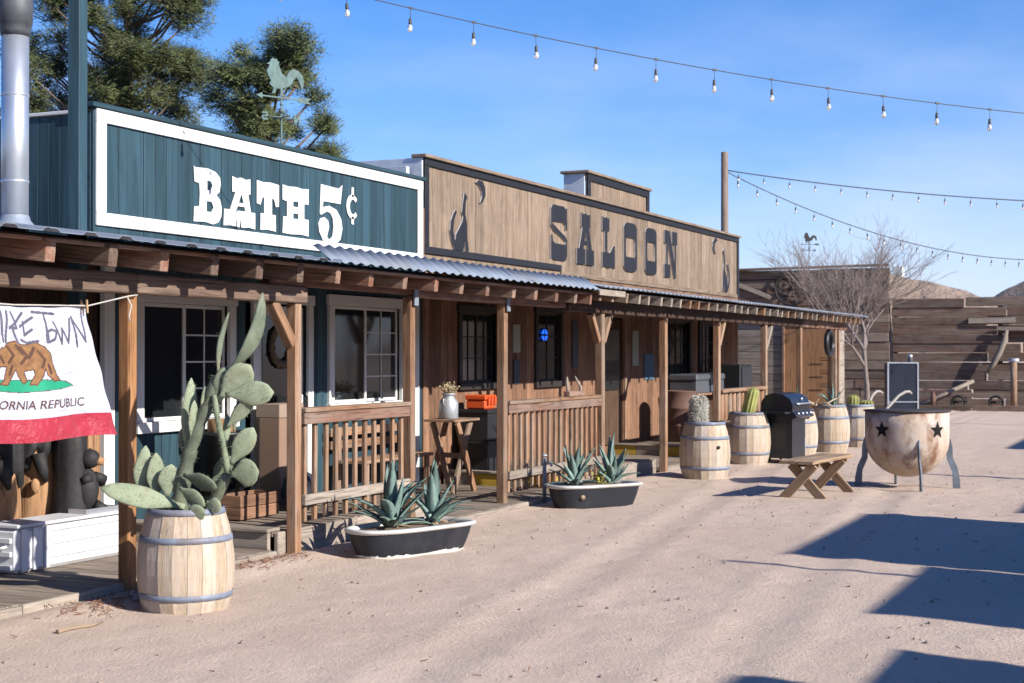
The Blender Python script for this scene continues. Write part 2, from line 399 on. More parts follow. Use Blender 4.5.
def mat_hill():
    m = N('rocky_hillside'); P = m.coords((1, 1, 1), world=True)
    a = m.noise(P, .03, 8, .7); b = m.noise(P, .2, 6, .7)
    k = m.ramp(a, [(.35, (.19, .135, .105)), (.65, (.36, .27, .21))]); k = m.mix(m.rng(b, .5, .65, 0, .7), k, (.14, .11, .09))
    m.color(k); m.set(Roughness=1); m.bump(b, 1, 3); return m.m
HILL = mat_hill()
def hill(cx, cy, r, h, seed):
    n = 60; g = np.linspace(-1, 1, n); A, B = np.meshgrid(g, g, indexing='ij'); d = np.hypot(A, B)
    Z = np.clip(1-d*d, 0, 1)**1.1*h; X = cx+A*r; Y = cy+B*r
    for k, s in enumerate((.012, .03, .08, .2)): Z += vnoise(X, Y, s, seed+k)*h*(.5, .35, .16, .06)[k]*np.clip(1.2-d, 0, 1)
    Z = Z*np.clip((1-d)*4, 0, 1)-.6
    v = np.stack([X.ravel(), Y.ravel(), Z.ravel()], 1); i, j = np.meshgrid(np.arange(n-1), np.arange(n-1), indexing='ij'); a = (i*n+j).ravel()
    me = bpy.data.meshes.new('hill'); me.from_pydata(v.tolist(), [], np.stack([a, a+n, a+n+1, a+1], 1).tolist()); me.update()
    return tag(link('hill', me, HILL), None, None, kind='structure')
hill(390, 66, 40, 23, 21); hill(455, 30, 50, 24, 33); hill(500, 170, 150, 20, 40); hill(470, -120, 130, 42, 50)

# small stones and dry litter on the sand
mb = MB()
for k in range(700):
    x = random.uniform(5.5, 24); y = random.uniform(0, 6.75); r = random.choice((.004, .006, .008, .013))*random.uniform(.7, 1.3)
    mb.blob((x, y, float(gz(x, y))+r*.3), (r*1.3, r, r*.7), 5, 3, .25)
tag(mb.build('gravel', plain('small_stone', (.33, .26, .22), .95, 0, .35, 3)), 'small brown stones scattered over the sandy street', 'gravel', kind='stuff')
mb = MB()
for k in range(420):
    if k < 190: x, y = random.gauss(8.0, .3), random.gauss(6.62, .12)
    elif k < 330: x, y = random.gauss(9.9, .35), random.gauss(6.7, .1)
    else: x, y = random.uniform(6.5, 20), random.uniform(1, 6.7)
    a = random.uniform(0, 6.3); l = random.uniform(.015, .06); z = float(gz(x, y))+.008
    mb.bar((x, y, z), (x+l*math.cos(a), y+l*math.sin(a), z+random.uniform(-.004, .02)), .005, .004)
tag(mb.build('dry_litter', plain('dry_litter', (.24, .12, .075), .95, 0, .3, 20)), 'dry brown twigs and leaf litter against the boardwalk edge', 'litter', kind='stuff')
t = [(7.03, 6.25), (7.15, 6.27), (7.3, 6.22), (7.42, 6.24)]
tag(MB().tube([(x, y, float(gz(x, y))+.014) for x, y in t], [.016, .014, .011, .006], 6).build('dry_stick', plain('dry_stick_wood', (.32, .235, .16), .9)), 'short pale dry stick lying on the sand by the boardwalk', 'stick')

# ------------------------------------------------------------------ boardwalk
def boardwalk(name, x0, x1, y0, z, label, step=None):
    bw = thing(name, label, 'boardwalk', ((x0+x1)/2, y0, 0))
    x = x0; k = 0
    while x < x1-.02:
        w_ = min(random.choice((.138, .142, .146)), x1-x)
        piece('plank', DECKW('Y'), bw, (x+w_/2, (y0+YW)/2-.012+random.uniform(-.008, .008), z-.019+random.uniform(-.0025, .0025)), (w_-.007, YW-y0-.03, .038), None, .004)
        x += w_; k += 1
    # rim timbers along the street edge
    x = x0
    while x < x1-.05:
        l = min(random.uniform(1.1, 1.9), x1-x)
        span('rim_timber', GREYW('X'), bw, x+.004, x+l-.004, y0-.045, y0-.003, -.06, z+random.uniform(-.012, .004), .006); x += l
    if step:
        yb = y0+.02; cols = step
        l = (YW-y0-.06)/len(cols)
        for q, c in enumerate(cols):
            span('step_board', c('Y'), bw, x0-.05, x0-.006, yb+q*l+.003, yb+(q+1)*l-.003, -.03, z+.002, .005)
        span('step_tread', GREYW('Y'), bw, x0-.075, x0+.12, yb-.01, YW-.05, z+.004, z+.034, .006)
    return bw
boardwalk('boardwalk', 3.2, 10.36, 6.93, .07, 'low weathered plank boardwalk under the state flag')
boardwalk('boardwalk', 10.47, 13.1, 7.0, .2, 'raised plank porch deck behind the slatted railing left of the first bathtub', (GREYW, YELLOW, GREYW, GREYW))
boardwalk('boardwalk', 13.13, 16.62, 6.72, .06, 'low plank landing between the two slatted railings')
boardwalk('boardwalk', 16.73, 20.2, 7.02, .2, 'raised porch deck in front of the saloon windows', (YELLOW, GREYW, YELLOW, GREYW))
boardwalk('boardwalk', 20.25, 22.72, 6.95, .06, 'low plank landing before the saloon door')
boardwalk('boardwalk', 22.83, 33.2, 7.05, .2, 'raised porch deck at the far end of the saloon', (YELLOW, YELLOW, GREYW, YELLOW))

# ------------------------------------------------------------------ lettering shapes (unit boxes)
O = [[(0, .9), (.08, .97), (.25, 1), (.75, 1), (.92, .97), (1, .9), (1, .1), (.92, .03), (.75, 0), (.25, 0), (.08, .03), (0, .1)], [(.17, .3), (.83, .3), (.87, .4), (.87, .62), (.83, .7), (.17, .7), (.13, .6), (.13, .4)]]
SAL = {
 'S': [[(0, .93), (.1, 1), (.8, 1), (.92, .96), (1, 1), (1, .57), (.93, .57), (.9, .67), (.75, .71), (.1, .7), (.08, .65), (.25, .61), (.85, .46), (1, .4), (1, .08), (.9, 0), (.2, 0), (.08, .04), (0, 0), (0, .45), (.07, .45), (.1, .34), (.25, .3), (.9, .3), (.92, .36), (.75, .41), (.15, .54), (0, .62)]],
 'A': [[(.26, 1), (.38, .97), (.5, 1), (.63, .97), (.76, 1), (.76, .72), (.7, .72), (.87, .3), (1, .3), (1, 0), (.53, 0), (.53, .3), (.64, .3), (.61, .4), (.41, .4), (.37, .3), (.47, .3), (.47, 0), (0, 0), (0, .3), (.13, .3), (.33, .72), (.26, .72)], [(.52, .68), (.43, .46), (.6, .46)]],
 'L': [[(0, 1), (.14, .97), (.3, 1), (.42, .97), (.55, 1), (.55, .72), (.37, .72), (.37, .3), (.6, .3), (.88, .45), (1, .45), (1, 0), (.8, .03), (.5, 0), (.2, .03), (0, 0), (0, .3), (.2, .3), (.2, .72), (0, .72)]],
 'O': O,
 'N': [[(0, 1), (.4, 1), (.79, .3), (.79, .72), (.6, .72), (.6, 1), (1, 1), (1, .72), (.9, .72), (.9, 0), (.78, 0), (.25, .82), (.25, .28), (.45, .28), (.45, 0), (0, 0), (0, .28), (.13, .28), (.13, .72), (0, .72)]]}
BTH = {
 'B': [[(0, 1), (.06, .98), (.5, 1), (.78, .96), (.95, .87), (.98, .74), (.93, .6), (.82, .54), (.95, .46), (1.02, .32), (1, .15), (.9, .04), (.7, -.01), (.4, .02), (0, 0), (.02, .27), (.2, .29), (.22, .5), (.2, .7), (.03, .72)], [(.48, .78), (.62, .77), (.68, .69), (.62, .61), (.48, .6)], [(.46, .4), (.64, .4), (.72, .3), (.64, .21), (.46, .21)]],
 'A': [[(.27, 1), (.4, .97), (.55, 1), (.7, .97), (.84, 1), (.84, .69), (.77, .69), (.86, .33), (1, .33), (1, 0), (.8, .02), (.56, 0), (.53, .22), (.5, 0), (.2, .02), (0, 0), (.02, .33), (.2, .33), (.37, .69), (.27, .69)], [(.55, .68), (.47, .49), (.63, .49)], [(.43, .42), (.66, .42), (.68, .33), (.4, .33)]],
 'T': [[(0, 1), (.3, .98), (.6, 1), (1, .98), (1, .53), (.86, .51), (.78, .66), (.68, .68), (.68, .34), (.85, .34), (.86, 0), (.5, .02), (.16, 0), (.17, .34), (.33, .34), (.33, .68), (.24, .66), (.16, .51), (0, .53)]],
 'H': [[(0, 1), (.25, .98), (.5, 1), (.75, .98), (1, 1), (1, .67), (.83, .67), (.83, .35), (1, .35), (1, 0), (.7, .02), (.3, 0), (0, .01), (.03, .35), (.17, .35), (.17, .67), (0, .69)], [(.4, .69), (.6, .69), (.6, .58), (.4, .58)], [(.4, .44), (.6, .44), (.6, .33), (.4, .33)]],
 '5': [[(.1, .98), (.85, .96), (1, 1.03), (.92, .71), (.2, .71), (.17, .61), (.45, .65), (.75, .6), (.95, .46), (1, .3), (.92, .12), (.7, .02), (.45, 0), (.2, .06), (.04, .2), (0, .33), (.08, .42), (.25, .45), (.4, .4), (.44, .3), (.38, .2), (.35, .13), (.45, .09), (.58, .15), (.63, .3), (.6, .44), (.5, .53), (.35, .55), (.1, .48), (.06, .5)]]}
CENT = [[ring(.5, .47, .5, .33, 18, 40, 320)+[(x, y) for x, y in ring(.55, .47, .28, .2, 14, 320, 40)]], [[(.42, .74), (.62, .74), (.6, 1), (.44, 1)]], [[(.42, 0), (.62, 0), (.62, .21), (.42, .21)]]]
COY = [(243, 225), (258, 252), (250, 280), (246, 350), (256, 410), (259, 500), (268, 577), (255, 577), (247, 512), (240, 530), (236, 577), (188, 577), (184, 560), (168, 520), (160, 470), (165, 410), (180, 360), (192, 340), (196, 355), (182, 400), (177, 460), (183, 510), (190, 525), (194, 485), (212, 445), (232, 400), (236, 370), (228, 348), (234, 290)]
COY = [((x-160)/108, (577-y)/352) for x, y in COY]
MOON = [(310, 185), (325, 168), (345, 172), (360, 205), (362, 250), (350, 290), (338, 306), (334, 300), (345, 260), (342, 225), (330, 200)]
MOON = [((x-310)/52, (306-y)/138) for x, y in MOON]
def on_wall(Y): return lambda x, z, d: (x, Y-d, z)

# ------------------------------------------------------------------ building helpers
def siding(parent, mat, x0, x1, z0, z1, y, w_, th=.022, name='board', holes=()):
    x = x0
    while x < x1-.02:
        ww = min(w_*random.uniform(.97, 1.03), x1-x)
        if x1-(x+ww) < .04: ww = x1-x
        segs = [(z0, z1)]
        for (hx0, hx1, hz0, hz1) in holes:
            if x+ww > hx0+.01 and x < hx1-.01:
                segs = [s_ for a, b in segs for s_ in (((a, min(b, hz0)),) if b > hz0 and a < hz0 else ())+(((max(a, hz1), b),) if b > hz1 else ())]
        for a, b in segs:
            if b-a > .03: piece(name, mat('Z'), parent, (x+ww/2, y+th/2+random.uniform(-.002, .002), (a+b)/2), (ww-.007, th, b-a), None, .003)
        x += ww
def window(parent, x0, x1, z0, z1, y, frame, cols=2, rows=0, lite=1, tw=.09, name='window'):
    """trim boards, sash, panes set back in the opening; the opening is cut in the boards"""
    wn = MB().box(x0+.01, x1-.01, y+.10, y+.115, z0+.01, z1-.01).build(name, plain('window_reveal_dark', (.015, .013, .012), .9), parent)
    f = frame
    span('trim', f('Z'), wn, x0-tw, x0, y-.035, y+.012, z0-.0, z1+.0); span('trim', f('Z'), wn, x1, x1+tw, y-.035, y+.012, z0, z1)
    span('trim', f('X'), wn, x0-tw-.02, x1+tw+.02, y-.042, y+.012, z1+.002, z1+tw+.01); span('sill', f('X'), wn, x0-tw-.02, x1+tw+.02, y-.06, y+.012, z0-tw, z0-.002)
    for q in range(cols):
        a = x0+(x1-x0)*q/cols; b = x0+(x1-x0)*(q+1)/cols
        yy = y+.03+.02*(q % 2)
        fr = .035
        span('sash', f('Z'), wn, a, a+fr, yy-.018, yy+.018, z0+fr+.001, z1-fr-.001, .003); span('sash', f('Z'), wn, b-fr, b-.001, yy-.018, yy+.018, z0+fr+.001, z1-fr-.001, .003)
        span('sash', f('X'), wn, a, b-.001, yy-.018, yy+.018, z0, z0+fr, .003); span('sash', f('X'), wn, a, b-.001, yy-.018, yy+.018, z1-fr, z1, .003)
        MB().box(a+fr, b-fr, yy-.003, yy+.003, z0+fr, z1-fr).build('pane', GLASS, wn)
        if rows and (lite == 3 or q == lite):
            for r_ in range(1, rows): z = z0+fr+(z1-z0-2*fr)*r_/rows; span('muntin', f('X'), wn, a+fr, b-fr, yy-.012, yy-.0035, z-.008, z+.008, .002)
            span('muntin', f('Z'), wn, (a+b)/2-.008, (a+b)/2+.008, yy-.0135, yy-.0045, z0+fr, z1-fr, .002)
    return wn
def corrugated(parent, x0, x1, yA, zA, yB, zB, pitch, amp, sheet, mat, kind='sine', n=8):
    x = x0
    while x < x1-.01:
        e = min(x+sheet, x1); mb = MB(); cnt = max(2, int((e-x)/pitch*n)); vs = []
        dz = random.uniform(0, .006); dy = random.uniform(-.015, .015)
        for q in range(cnt+1):
            xx = x+(e-x)*q/cnt; ph = (xx % pitch)/pitch
            hh = amp*math.sin(2*math.pi*ph) if kind == 'sine' else amp*max(0, min(1, 3.2-abs(ph-.5)*16))
            vs += [(xx, yA+dy, zA+hh+dz), (xx, yB, zB+hh+dz), (xx, yA+dy, zA+hh+dz-.004), (xx, yB, zB+hh+dz-.004)]
        fs = []
        for q in range(cnt):
            a = q*4; b = a+4; fs += [(a, b, b+1, a+1), (a+2, a+3, b+3, b+2), (a, a+2, b+2, b), (a+1, b+1, b+3, a+3)]
        fs += [(0, 1, 3, 2), (cnt*4, cnt*4+2, cnt*4+3, cnt*4+1)]
        mb.add(vs, fs, kind == 'sine'); mb.build('roof_sheet', mat, parent); x = e
def decking(parent, x0, x1, z0, z1):
    k = 9
    for q in range(k):
        a, b = 6.53+(YW-.05-6.53)*q/k, 6.53+(YW-.05-6.53)*(q+1)/k; s_ = (z1-z0)/(YW-.07-6.5); za = z0+(a-6.5)*s_+.011; zb = z0+(b-6.5)*s_+.011
        piece('ceiling_board', DKBR('X'), parent, ((x0+x1)/2, (a+b)/2, (za+zb)/2), (x1-x0, (b-a)-.004, .014), Rx(math.atan(s_)), .002)
def railing(parent, x0, x1, zt, zb, z0, y, n):
    rl = span('railing', POST('X'), parent, x0, x1, y-.07, y+.07, zt-.04, zt, .006)
    span('rail', REDW('X'), rl, x0+.003, x1-.003, y-.055, y-.015, zt-.14, zt-.042); span('rail', GREYW('X'), rl, x0+.003, x1-.003, y-.062, y-.024, zb-.09, zb)
    for q in range(n):
        x = x0+(x1-x0)*(q+.5)/n+random.uniform(-.008, .008)
        piece('baluster', POST('Z'), rl, (x, y+.005, (z0+zt-.045)/2+random.uniform(-.01, .0)), (.045, .036, zt-.05-z0), Ry(random.uniform(-.012, .012)), .004)
    return rl
def post(parent, x, y, z1, s=.14, z0=-.05, m_=POST):
    return piece('post', m_('Z'), parent, (x, y, (z0+z1)/2), (s, s, z1-z0), Rz(random.uniform(-.03, .03)) @ Ry(random.uniform(-.005, .005)), .008)

# ------------------------------------------------------------------ bath house
BX0, BX1 = 10.14, 16.19
bh = thing('bath_house', 'teal green false fronted bath house with white lettering and plank porch', 'building', (13.2, YW, 0))
ff = span('false_front', GREEN('X'), bh, BX0, BX1, YW+.03, YW+.09, 2.60, 3.80)
siding(ff, GREEN, BX0, BX1, 2.62, 3.84, YW, .17, .026)
span('cap_board', GREEN('X'), ff, BX0-.05, BX1+.02, YW-.05, YW+.13, 3.842, 3.885, .006)
span('trim', WHITE('X'), ff, BX0+.02, BX1-.02, YW-.028, YW-.004, 3.72, 3.838); span('trim', WHITE('X'), ff, BX0+.02, BX1-.02, YW-.028, YW-.004, 2.82, 2.935)
span('trim', WHITE('Z'), ff, BX0+.02, BX0+.15, YW-.026, YW-.004, 2.937, 3.718); span('trim', WHITE('Z'), ff, BX1-.15, BX1-.02, YW-.026, YW-.004, 2.937, 3.718)
for ch, x, z, w_, h in (('B', 11.55, 2.965, .44, .53), ('A', 12.03, 2.965, .54, .50), ('T', 12.60, 2.97, .40, .50), ('H', 13.07, 2.965, .50, .51), ('5', 13.77, 2.90, .50, .67)):
    flat_mesh([place(BTH[ch], x, z, w_, h)], .007, on_wall(YW-.0065)).build('letter', WHITE('X'), ff)
flat_mesh([place(s_, 14.36, 3.17, .26, .42) for s_ in CENT], .007, on_wall(YW-.0065)).build('letter', WHITE('X'), ff)
# side return of the false front
rt = span('return_wall', GREEN('Z'), bh, BX0+.03, BX0+.09, YW+.092, 10.6, 2.4, 3.74)
for q in range(15):
    piece('board', GREEN('Z'), rt, (BX0+.014, YW+.11+.065+q*.125, 3.08), (.024, .119, 1.42), None, .003)
span('cap_board', WHITE('Y'), rt, BX0-.02, BX0+.12, YW+.135, 10.62, 3.80, 3.83)
span('roof', plain('tar_roof', (.12, .11, .1), .95), bh, BX0+.1, BX1, YW+.1, 14.5, 3.40, 3.47)
span('return_wall', GREYW('Z'), bh, BX1-.1, BX1-.02, YW+.1, 14.5, .0, 3.39)
span('rear_wall', GREEN('X'), bh, BX0+.1, BX1-.11, 14.4, 14.5, .0, 3.39)
# metal clad parapet return seen behind the green cap
span('parapet', plain('pale_metal_cladding', (.62, .66, .72), .5, .3), bh, 16.04, 16.12, YW+.14, 10.9, 3.48, 4.02)
# main wall with real openings
W1 = (10.80, 12.12, 1.08, 2.17); W2 = (14.08, 15.62, 1.15, 2.24); DR = (12.62, 13.55, .2, 2.22)
siding(bh, GREEN, BX0+.28, BX1, .02, 2.615, YW, .222, .026, 'board', (W1, W2, DR))
span('corner_trim', WHITE('Z'), bh, BX0+.12, BX0+.26, YW-.03, YW+.026, .08, 2.6)
span('corner_trim', WHITE('Z'), bh, BX1-.22, BX1-.12, YW-.028, YW-.004, .08, 2.6)
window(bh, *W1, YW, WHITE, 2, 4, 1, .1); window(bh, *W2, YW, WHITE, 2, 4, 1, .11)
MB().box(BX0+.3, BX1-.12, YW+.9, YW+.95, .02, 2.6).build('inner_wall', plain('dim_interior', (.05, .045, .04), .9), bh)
dr = span('door', WHITE('Z'), bh, DR[0]+.015, DR[1]-.015, YW+.03, YW+.07, .21, 2.2)
for a, b in ((DR[0]-.1, DR[0]), (DR[1], DR[1]+.1)): span('door_frame', WHITE('Z'), dr, a, b, YW-.032, YW+.012, .2, 2.22)
span('door_frame', WHITE('X'), dr, DR[0]-.12, DR[1]+.12, YW-.038, YW+.012, 2.222, 2.33)
MB().box(DR[0]+.13, DR[1]-.13, YW+.02, YW+.028, .95, 2.08).build('pane', GLASS, dr)
wr = MB(); 
for q in range(40):
    a = 2*math.pi*q/40; wr.blob((13.08+.19*math.cos(a), YW-.0, 1.78+.19*math.sin(a)), (.045, .03, .045), 6, 4, .3)
wr.build('wreath', plain('dry_wreath', (.16, .11, .07), .95, 0, .4, 30), dr)
MB().tube([(13.43, YW-.03, 1.28), (13.47, YW-.06, 1.24), (13.47, YW-.06, 1.12), (13.43, YW-.03, 1.08)], .012, 6).build('handle', IRON, dr)
# porch: rafters, beam, posts, tin
pr = span('porch_roof', REDW('X'), bh, 3.2, 16.5, 6.52, 6.56, 2.41, 2.435)      # eave batten
x = 4.3; 
while x < 10.3:
    beam('rafter', OLDB('X') if random.random() < .6 else REDW('X'), pr, (x, 6.50+random.uniform(-.03, .03), 2.35), (x, YW-.07, 2.60), .09, .15, .006); x += .585
while x < 16.5:
    beam('rafter', REDW('X'), pr, (x, 6.53+random.uniform(-.02, .02), 2.36), (x, YW-.07, 2.60), .075, .14, .006); x += .59
beam('rafter', REDW('X'), pr, (16.46, 6.5, 2.36), (16.46, YW-.07, 2.60), .05, .14)
for a, b, m_ in ((3.2, 6.2, OLDB), (6.204, 8.5, OLDB), (8.504, 10.74, OLDB)):
    span('beam', m_('X'), pr, a, b, YP-.07, YP+.07, 2.13, 2.275, .012)
for a, b in ((10.2, 12.72), (12.724, 14.85), (14.854, 16.5)): span('beam', REDW('X'), pr, a, b, YP-.06, YP+.06, 2.276 if a < 10.5 else 2.255, 2.40 if a < 10.5 else 2.385, .008)
decking(pr, 3.2, 16.56, 2.425, 2.675)
corrugated(pr, 3.2, 10.55, 6.34, 2.45, YW-.03, 2.735, .345, .022, .96, TIN, 'rib', 20)
corrugated(pr, 10.45, 16.52, 6.38, 2.462, 6.60, 2.61, .172, .010, 1.2, TIN, 'sine', 8)
corrugated(pr, 10.56, 16.54, 6.67, 2.505, YW-.03, 2.735, .172, .013, 1.2, TIN, 'sine', 6)
for x, z in ((5.9, 2.13), (8.47, 2.13), (10.63, 2.13), (12.66, 2.254), (14.8, 2.254)): post(bh, x, YP, z, .095, m_=POSTO if 8 < x < 9 else POST)
for x in (12.66, 14.8): MB().box(x-.04, x+.04, YP-.085, YP-.072, 2.17, 2.33).build('strap', TIN, bh)
beam('brace', POST('X'), bh, (10.28, YP, 2.14), (10.58, YP, 1.78), .09, .09, .006)
railing(bh, 10.71, 12.585, 1.24, .50, .27, YP, 11)
# stovepipe through the tin roof
ch = MB().lathe([(.1, 2.5), (.1, 4.16)], 24).build('stovepipe', STEEL, bh, Matrix.Translation((8.52, 8.0, 0)))
for z in (2.99, 3.64): MB().lathe([(.1, z-.012), (.104, z-.008), (.104, z+.008), (.1, z+.012)], 24, False).build('seam_band', STEEL, ch, Matrix.Translation((8.52, 8.0, 0)))
MB().lathe([(.104, 4.08), (.112, 4.12), (.118, 4.17), (.125, 4.175), (.128, 4.34), (.122, 4.36), (.05, 4.41)], 24).build('cap', plain('sooty_cap', (.10, .105, .115), .6, .3, .3, 8), ch, Matrix.Translation((8.52, 8.0, 0)))
MB().lathe([(.15, 2.66), (.115, 2.70), (.102, 2.74)], 24, False).build('flashing', TIN, ch, Matrix.Translation((8.52, 8.0, 0)))
# low brown shop that carries on to the left
sh = thing('brown_shop', 'low dark brown shop front behind the hanging state flag', 'building', (6.7, YW, 0))
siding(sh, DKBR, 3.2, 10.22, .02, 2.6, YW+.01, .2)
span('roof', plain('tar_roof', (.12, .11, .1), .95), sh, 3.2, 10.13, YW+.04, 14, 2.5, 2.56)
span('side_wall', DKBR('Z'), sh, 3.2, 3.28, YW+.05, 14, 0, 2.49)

# ------------------------------------------------------------------ saloon
SX0, SX1 = 16.22, 30.27
sa = thing('saloon', 'long brown board saloon with tan false front and black lettering', 'building', (23.2, YW, 0))
sf = span('false_front', REDW('X'), sa, SX0, SX1, YW+.03, YW+.09, 2.6, 4.10)
siding(sf, TAN, SX0+.01, SX1-.01, 2.86, 4.12, YW, .245, .026)
span('trim', BLACK('X'), sf, SX0, SX1, YW-.03, YW-.004, 4.045, 4.135); span('trim', BLACK('Z'), sf, SX0, SX0+.11, YW-.028, YW-.004, 3.042, 4.043)
span('trim', BLACK('Z'), sf, SX1-.11, SX1, YW-.028, YW-.004, 2.9, 4.043); span('trim', BLACK('X'), sf, SX0, 20.6, YW-.03, YW-.004, 2.95, 3.04)
span('trim', TAN('X'), sf, 20.604, SX1-.112, YW-.026, YW-.004, 2.88, 2.95)
span('cap_board', TAN('X'), sf, SX0-.06, SX1+.04, YW-.07, YW+.14, 4.137, 4.18, .006)
for q, (x0, x1) in enumerate(((21.68, 24.59),)):
    siding(sf, TAN, x0, x1, 4.182, 4.54, YW-.004, .245, .026)
    span('trim', BLACK('X'), sf, x0, x1, YW-.034, YW-.008, 4.44, 4.55); span('trim', BLACK('Z'), sf, x0, x0+.12, YW-.032, YW-.008, 4.183, 4.438); span('trim', BLACK('Z'), sf, x1-.12, x1, YW-.032, YW-.008, 4.183, 4.438)
    span('cap_board', TAN('X'), sf, x0-.08, x1+.03, YW-.07, YW+.42, 4.552, 4.595, .006)
    span('return_board', plain('pale_metal_cladding', (.62, .66, .72), .5, .3), sf, x0-.022, x0-.004, YW+.025, YW+.38, 4.182, 4.55)
span('return_wall', plain('pale_metal_cladding', (.62, .66, .72), .5, .3), sa, SX0-.035, SX0-.004, YW-.0, YW+1.9, 3.52, 4.135)
span('corner_board', REDW('Z'), sa, SX0-.04, SX0-.004, YW-.02, YW+.05, 2.66, 3.51)
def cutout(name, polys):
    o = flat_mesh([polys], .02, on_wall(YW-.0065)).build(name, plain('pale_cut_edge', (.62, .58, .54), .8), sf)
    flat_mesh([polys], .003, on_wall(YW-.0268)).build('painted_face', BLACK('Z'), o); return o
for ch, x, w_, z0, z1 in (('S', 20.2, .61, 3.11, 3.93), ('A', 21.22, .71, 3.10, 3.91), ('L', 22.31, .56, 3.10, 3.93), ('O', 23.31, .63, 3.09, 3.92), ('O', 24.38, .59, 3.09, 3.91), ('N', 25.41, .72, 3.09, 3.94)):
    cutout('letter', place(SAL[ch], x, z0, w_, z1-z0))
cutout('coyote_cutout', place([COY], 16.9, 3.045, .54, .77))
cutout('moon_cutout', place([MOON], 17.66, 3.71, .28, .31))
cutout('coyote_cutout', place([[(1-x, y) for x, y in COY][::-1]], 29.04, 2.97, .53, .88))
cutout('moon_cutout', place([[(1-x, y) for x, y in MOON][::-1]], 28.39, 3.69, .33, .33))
SW = [(17.25, 18.3, 1.32, 2.25), (19.72, 20.58, 1.3, 2.3), (25.5, 26.9, 1.3, 2.3), (27.6, 28.6, 1.3, 2.28)]; SD = (22.35, 23.35, .2, 2.3)
siding(sa, BROWN, SX0, SX1, .02, 2.86, YW, .165, .024, 'board', SW+[SD])
DARKT = lambda a='X': paint('dark_window_trim', (.035, .028, .025), a, .3, (.1, .07, .05))
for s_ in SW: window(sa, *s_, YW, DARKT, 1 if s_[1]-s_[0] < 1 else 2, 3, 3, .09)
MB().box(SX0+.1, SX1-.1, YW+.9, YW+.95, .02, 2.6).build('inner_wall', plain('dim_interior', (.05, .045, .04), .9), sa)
dr = span('door', wood('brown_door', (.06, .035, .022), (.15, .085, .05), 'Z'), sa, SD[0]+.015, SD[1]-.015, YW+.03, YW+.075, .21, 2.28)
for a, b in ((SD[0]-.1, SD[0]), (SD[1], SD[1]+.1)): span('door_frame', POST('Z'), dr, a, b, YW-.03, YW+.012, .2, 2.3)
span('door_frame', POST('X'), dr, SD[0]-.12, SD[1]+.12, YW-.036, YW+.012, 2.302, 2.4)
MB().box(SD[0]+.16, SD[1]-.16, YW+.02, YW+.028, 1.1, 2.1).build('pane', GLASS, dr)
span('roof', plain('tar_roof', (.12, .11, .1), .95), sa, SX0+.01, SX1, YW+.1, 15, 3.35, 3.42)
for a, b in ((SX0+.02, SX0+.1), (SX1-.08, SX1)): span('side_wall', BROWN('Z'), sa, a, b, YW+.1, 15, 0, 3.34)
span('rear_wall', BROWN('X'), sa, SX0+.11, SX1-.09, 14.9, 15, 0, 3.34)
pr = span('porch_roof', GREYW('X'), sa, 16.6, 32.55, 6.50, 6.54, 2.455, 2.475)
x = 16.7
while x < 32.5:
    beam('rafter', GREYW('X') if random.random() < .5 else POST('X'), pr, (x, 6.46+random.uniform(-.025, .025), 2.40), (x, YW-.07, 2.68), .06, .12, .005); x += .44
for a, b in ((16.56, 20.4), (20.404, 23.05), (23.054, 25.9), (25.904, 28.5), (28.504, 32.5)): span('beam', DKBR('X') if b < 29 else REDW('X'), pr, a, b, YP-.07, YP+.07, 2.22, 2.40, .01)
decking(pr, 16.575, 32.5, 2.46, 2.74)
corrugated(pr, 16.50, 32.6, 6.36, 2.51, YW-.03, 2.81, .17, .012, 1.1, TIN, 'sine', 6)
span('fascia', GREYW('X'), pr, 16.53, 17.4, 6.41, 6.435, 2.405, 2.48)
for x in (17.78, 20.3, 22.95, 25.85, 28.45, 31.55): post(sa, x, YP, 2.219, .1)
for s_ in (-1, 1):
    beam('brace', POST('X'), sa, (17.78+s_*.08, YP, 1.86), (17.78+s_*.34, YP, 2.215), .08, .08)
beam('brace', POST('X'), sa, (22.95+.075, YP, 1.85), (22.95+.36, YP, 2.215), .08, .08)
beam('brace', GREYW('X'), sa, (25.85+.075, YP, 1.8), (25.85+.45, YP, 2.215), .08, .08)
beam('brace', GREYW('X'), sa, (31.55-.075, YP, 1.85), (31.55-.4, YP, 2.215), .08, .08)
railing(sa, 14.875, 17.705, 1.18, .40, .16, YP, 17)
# log railing near the grill
lr = span('railing', POST('X'), sa, 23.03, 25.78, YP-.09, YP+.09, 1.07, 1.13, .02)
for q in range(11): MB().tube([(23.15+q*.25, YP, .16), (23.15+q*.25+random.uniform(-.02, .02), YP, 1.068)], random.uniform(.04, .055), 8).build('baluster', POST('Z'), lr)
# things fixed to the saloon wall
def notice(x0, x1, z0, z1, mat, label):
    o = span('wall_notice', mat, None, x0, x1, YW-.022, YW-.004, z0, z1, .003); tag(o, label, 'notice', 'notices on the saloon wall'); return o
PAPER = plain('faded_paper', (.42, .42, .36), .9, 0, .06); DKS = plain('dark_notice', (.04, .05, .075), .6)
notice(18.86, 19.1, 1.72, 2.12, PAPER, 'faded pale notice between the saloon windows, the upper one')
notice(18.88, 19.08, 1.28, 1.62, DKS, 'dark framed notice below the faded pale one')
notice(21.05, 21.28, 1.5, 2.2, DKS, 'narrow dark blue board right of the neon window')
notice(23.75, 24.05, 1.5, 2.1, PAPER, 'pale notice right of the saloon door')
notice(24.35, 24.85, 1.25, 1.7, plain('blue_notice', (.08, .14, .2), .7), 'dusty blue notice low on the saloon wall')
ne = MB()
m = N('blue_neon'); m.b.inputs['Base Color'].default_value = (.02, .1, .6, 1); m.b.inputs['Emission Color'].default_value = (.01, .14, 1, 1); m.b.inputs['Emission Strength'].default_value = .8; NEON = m.m
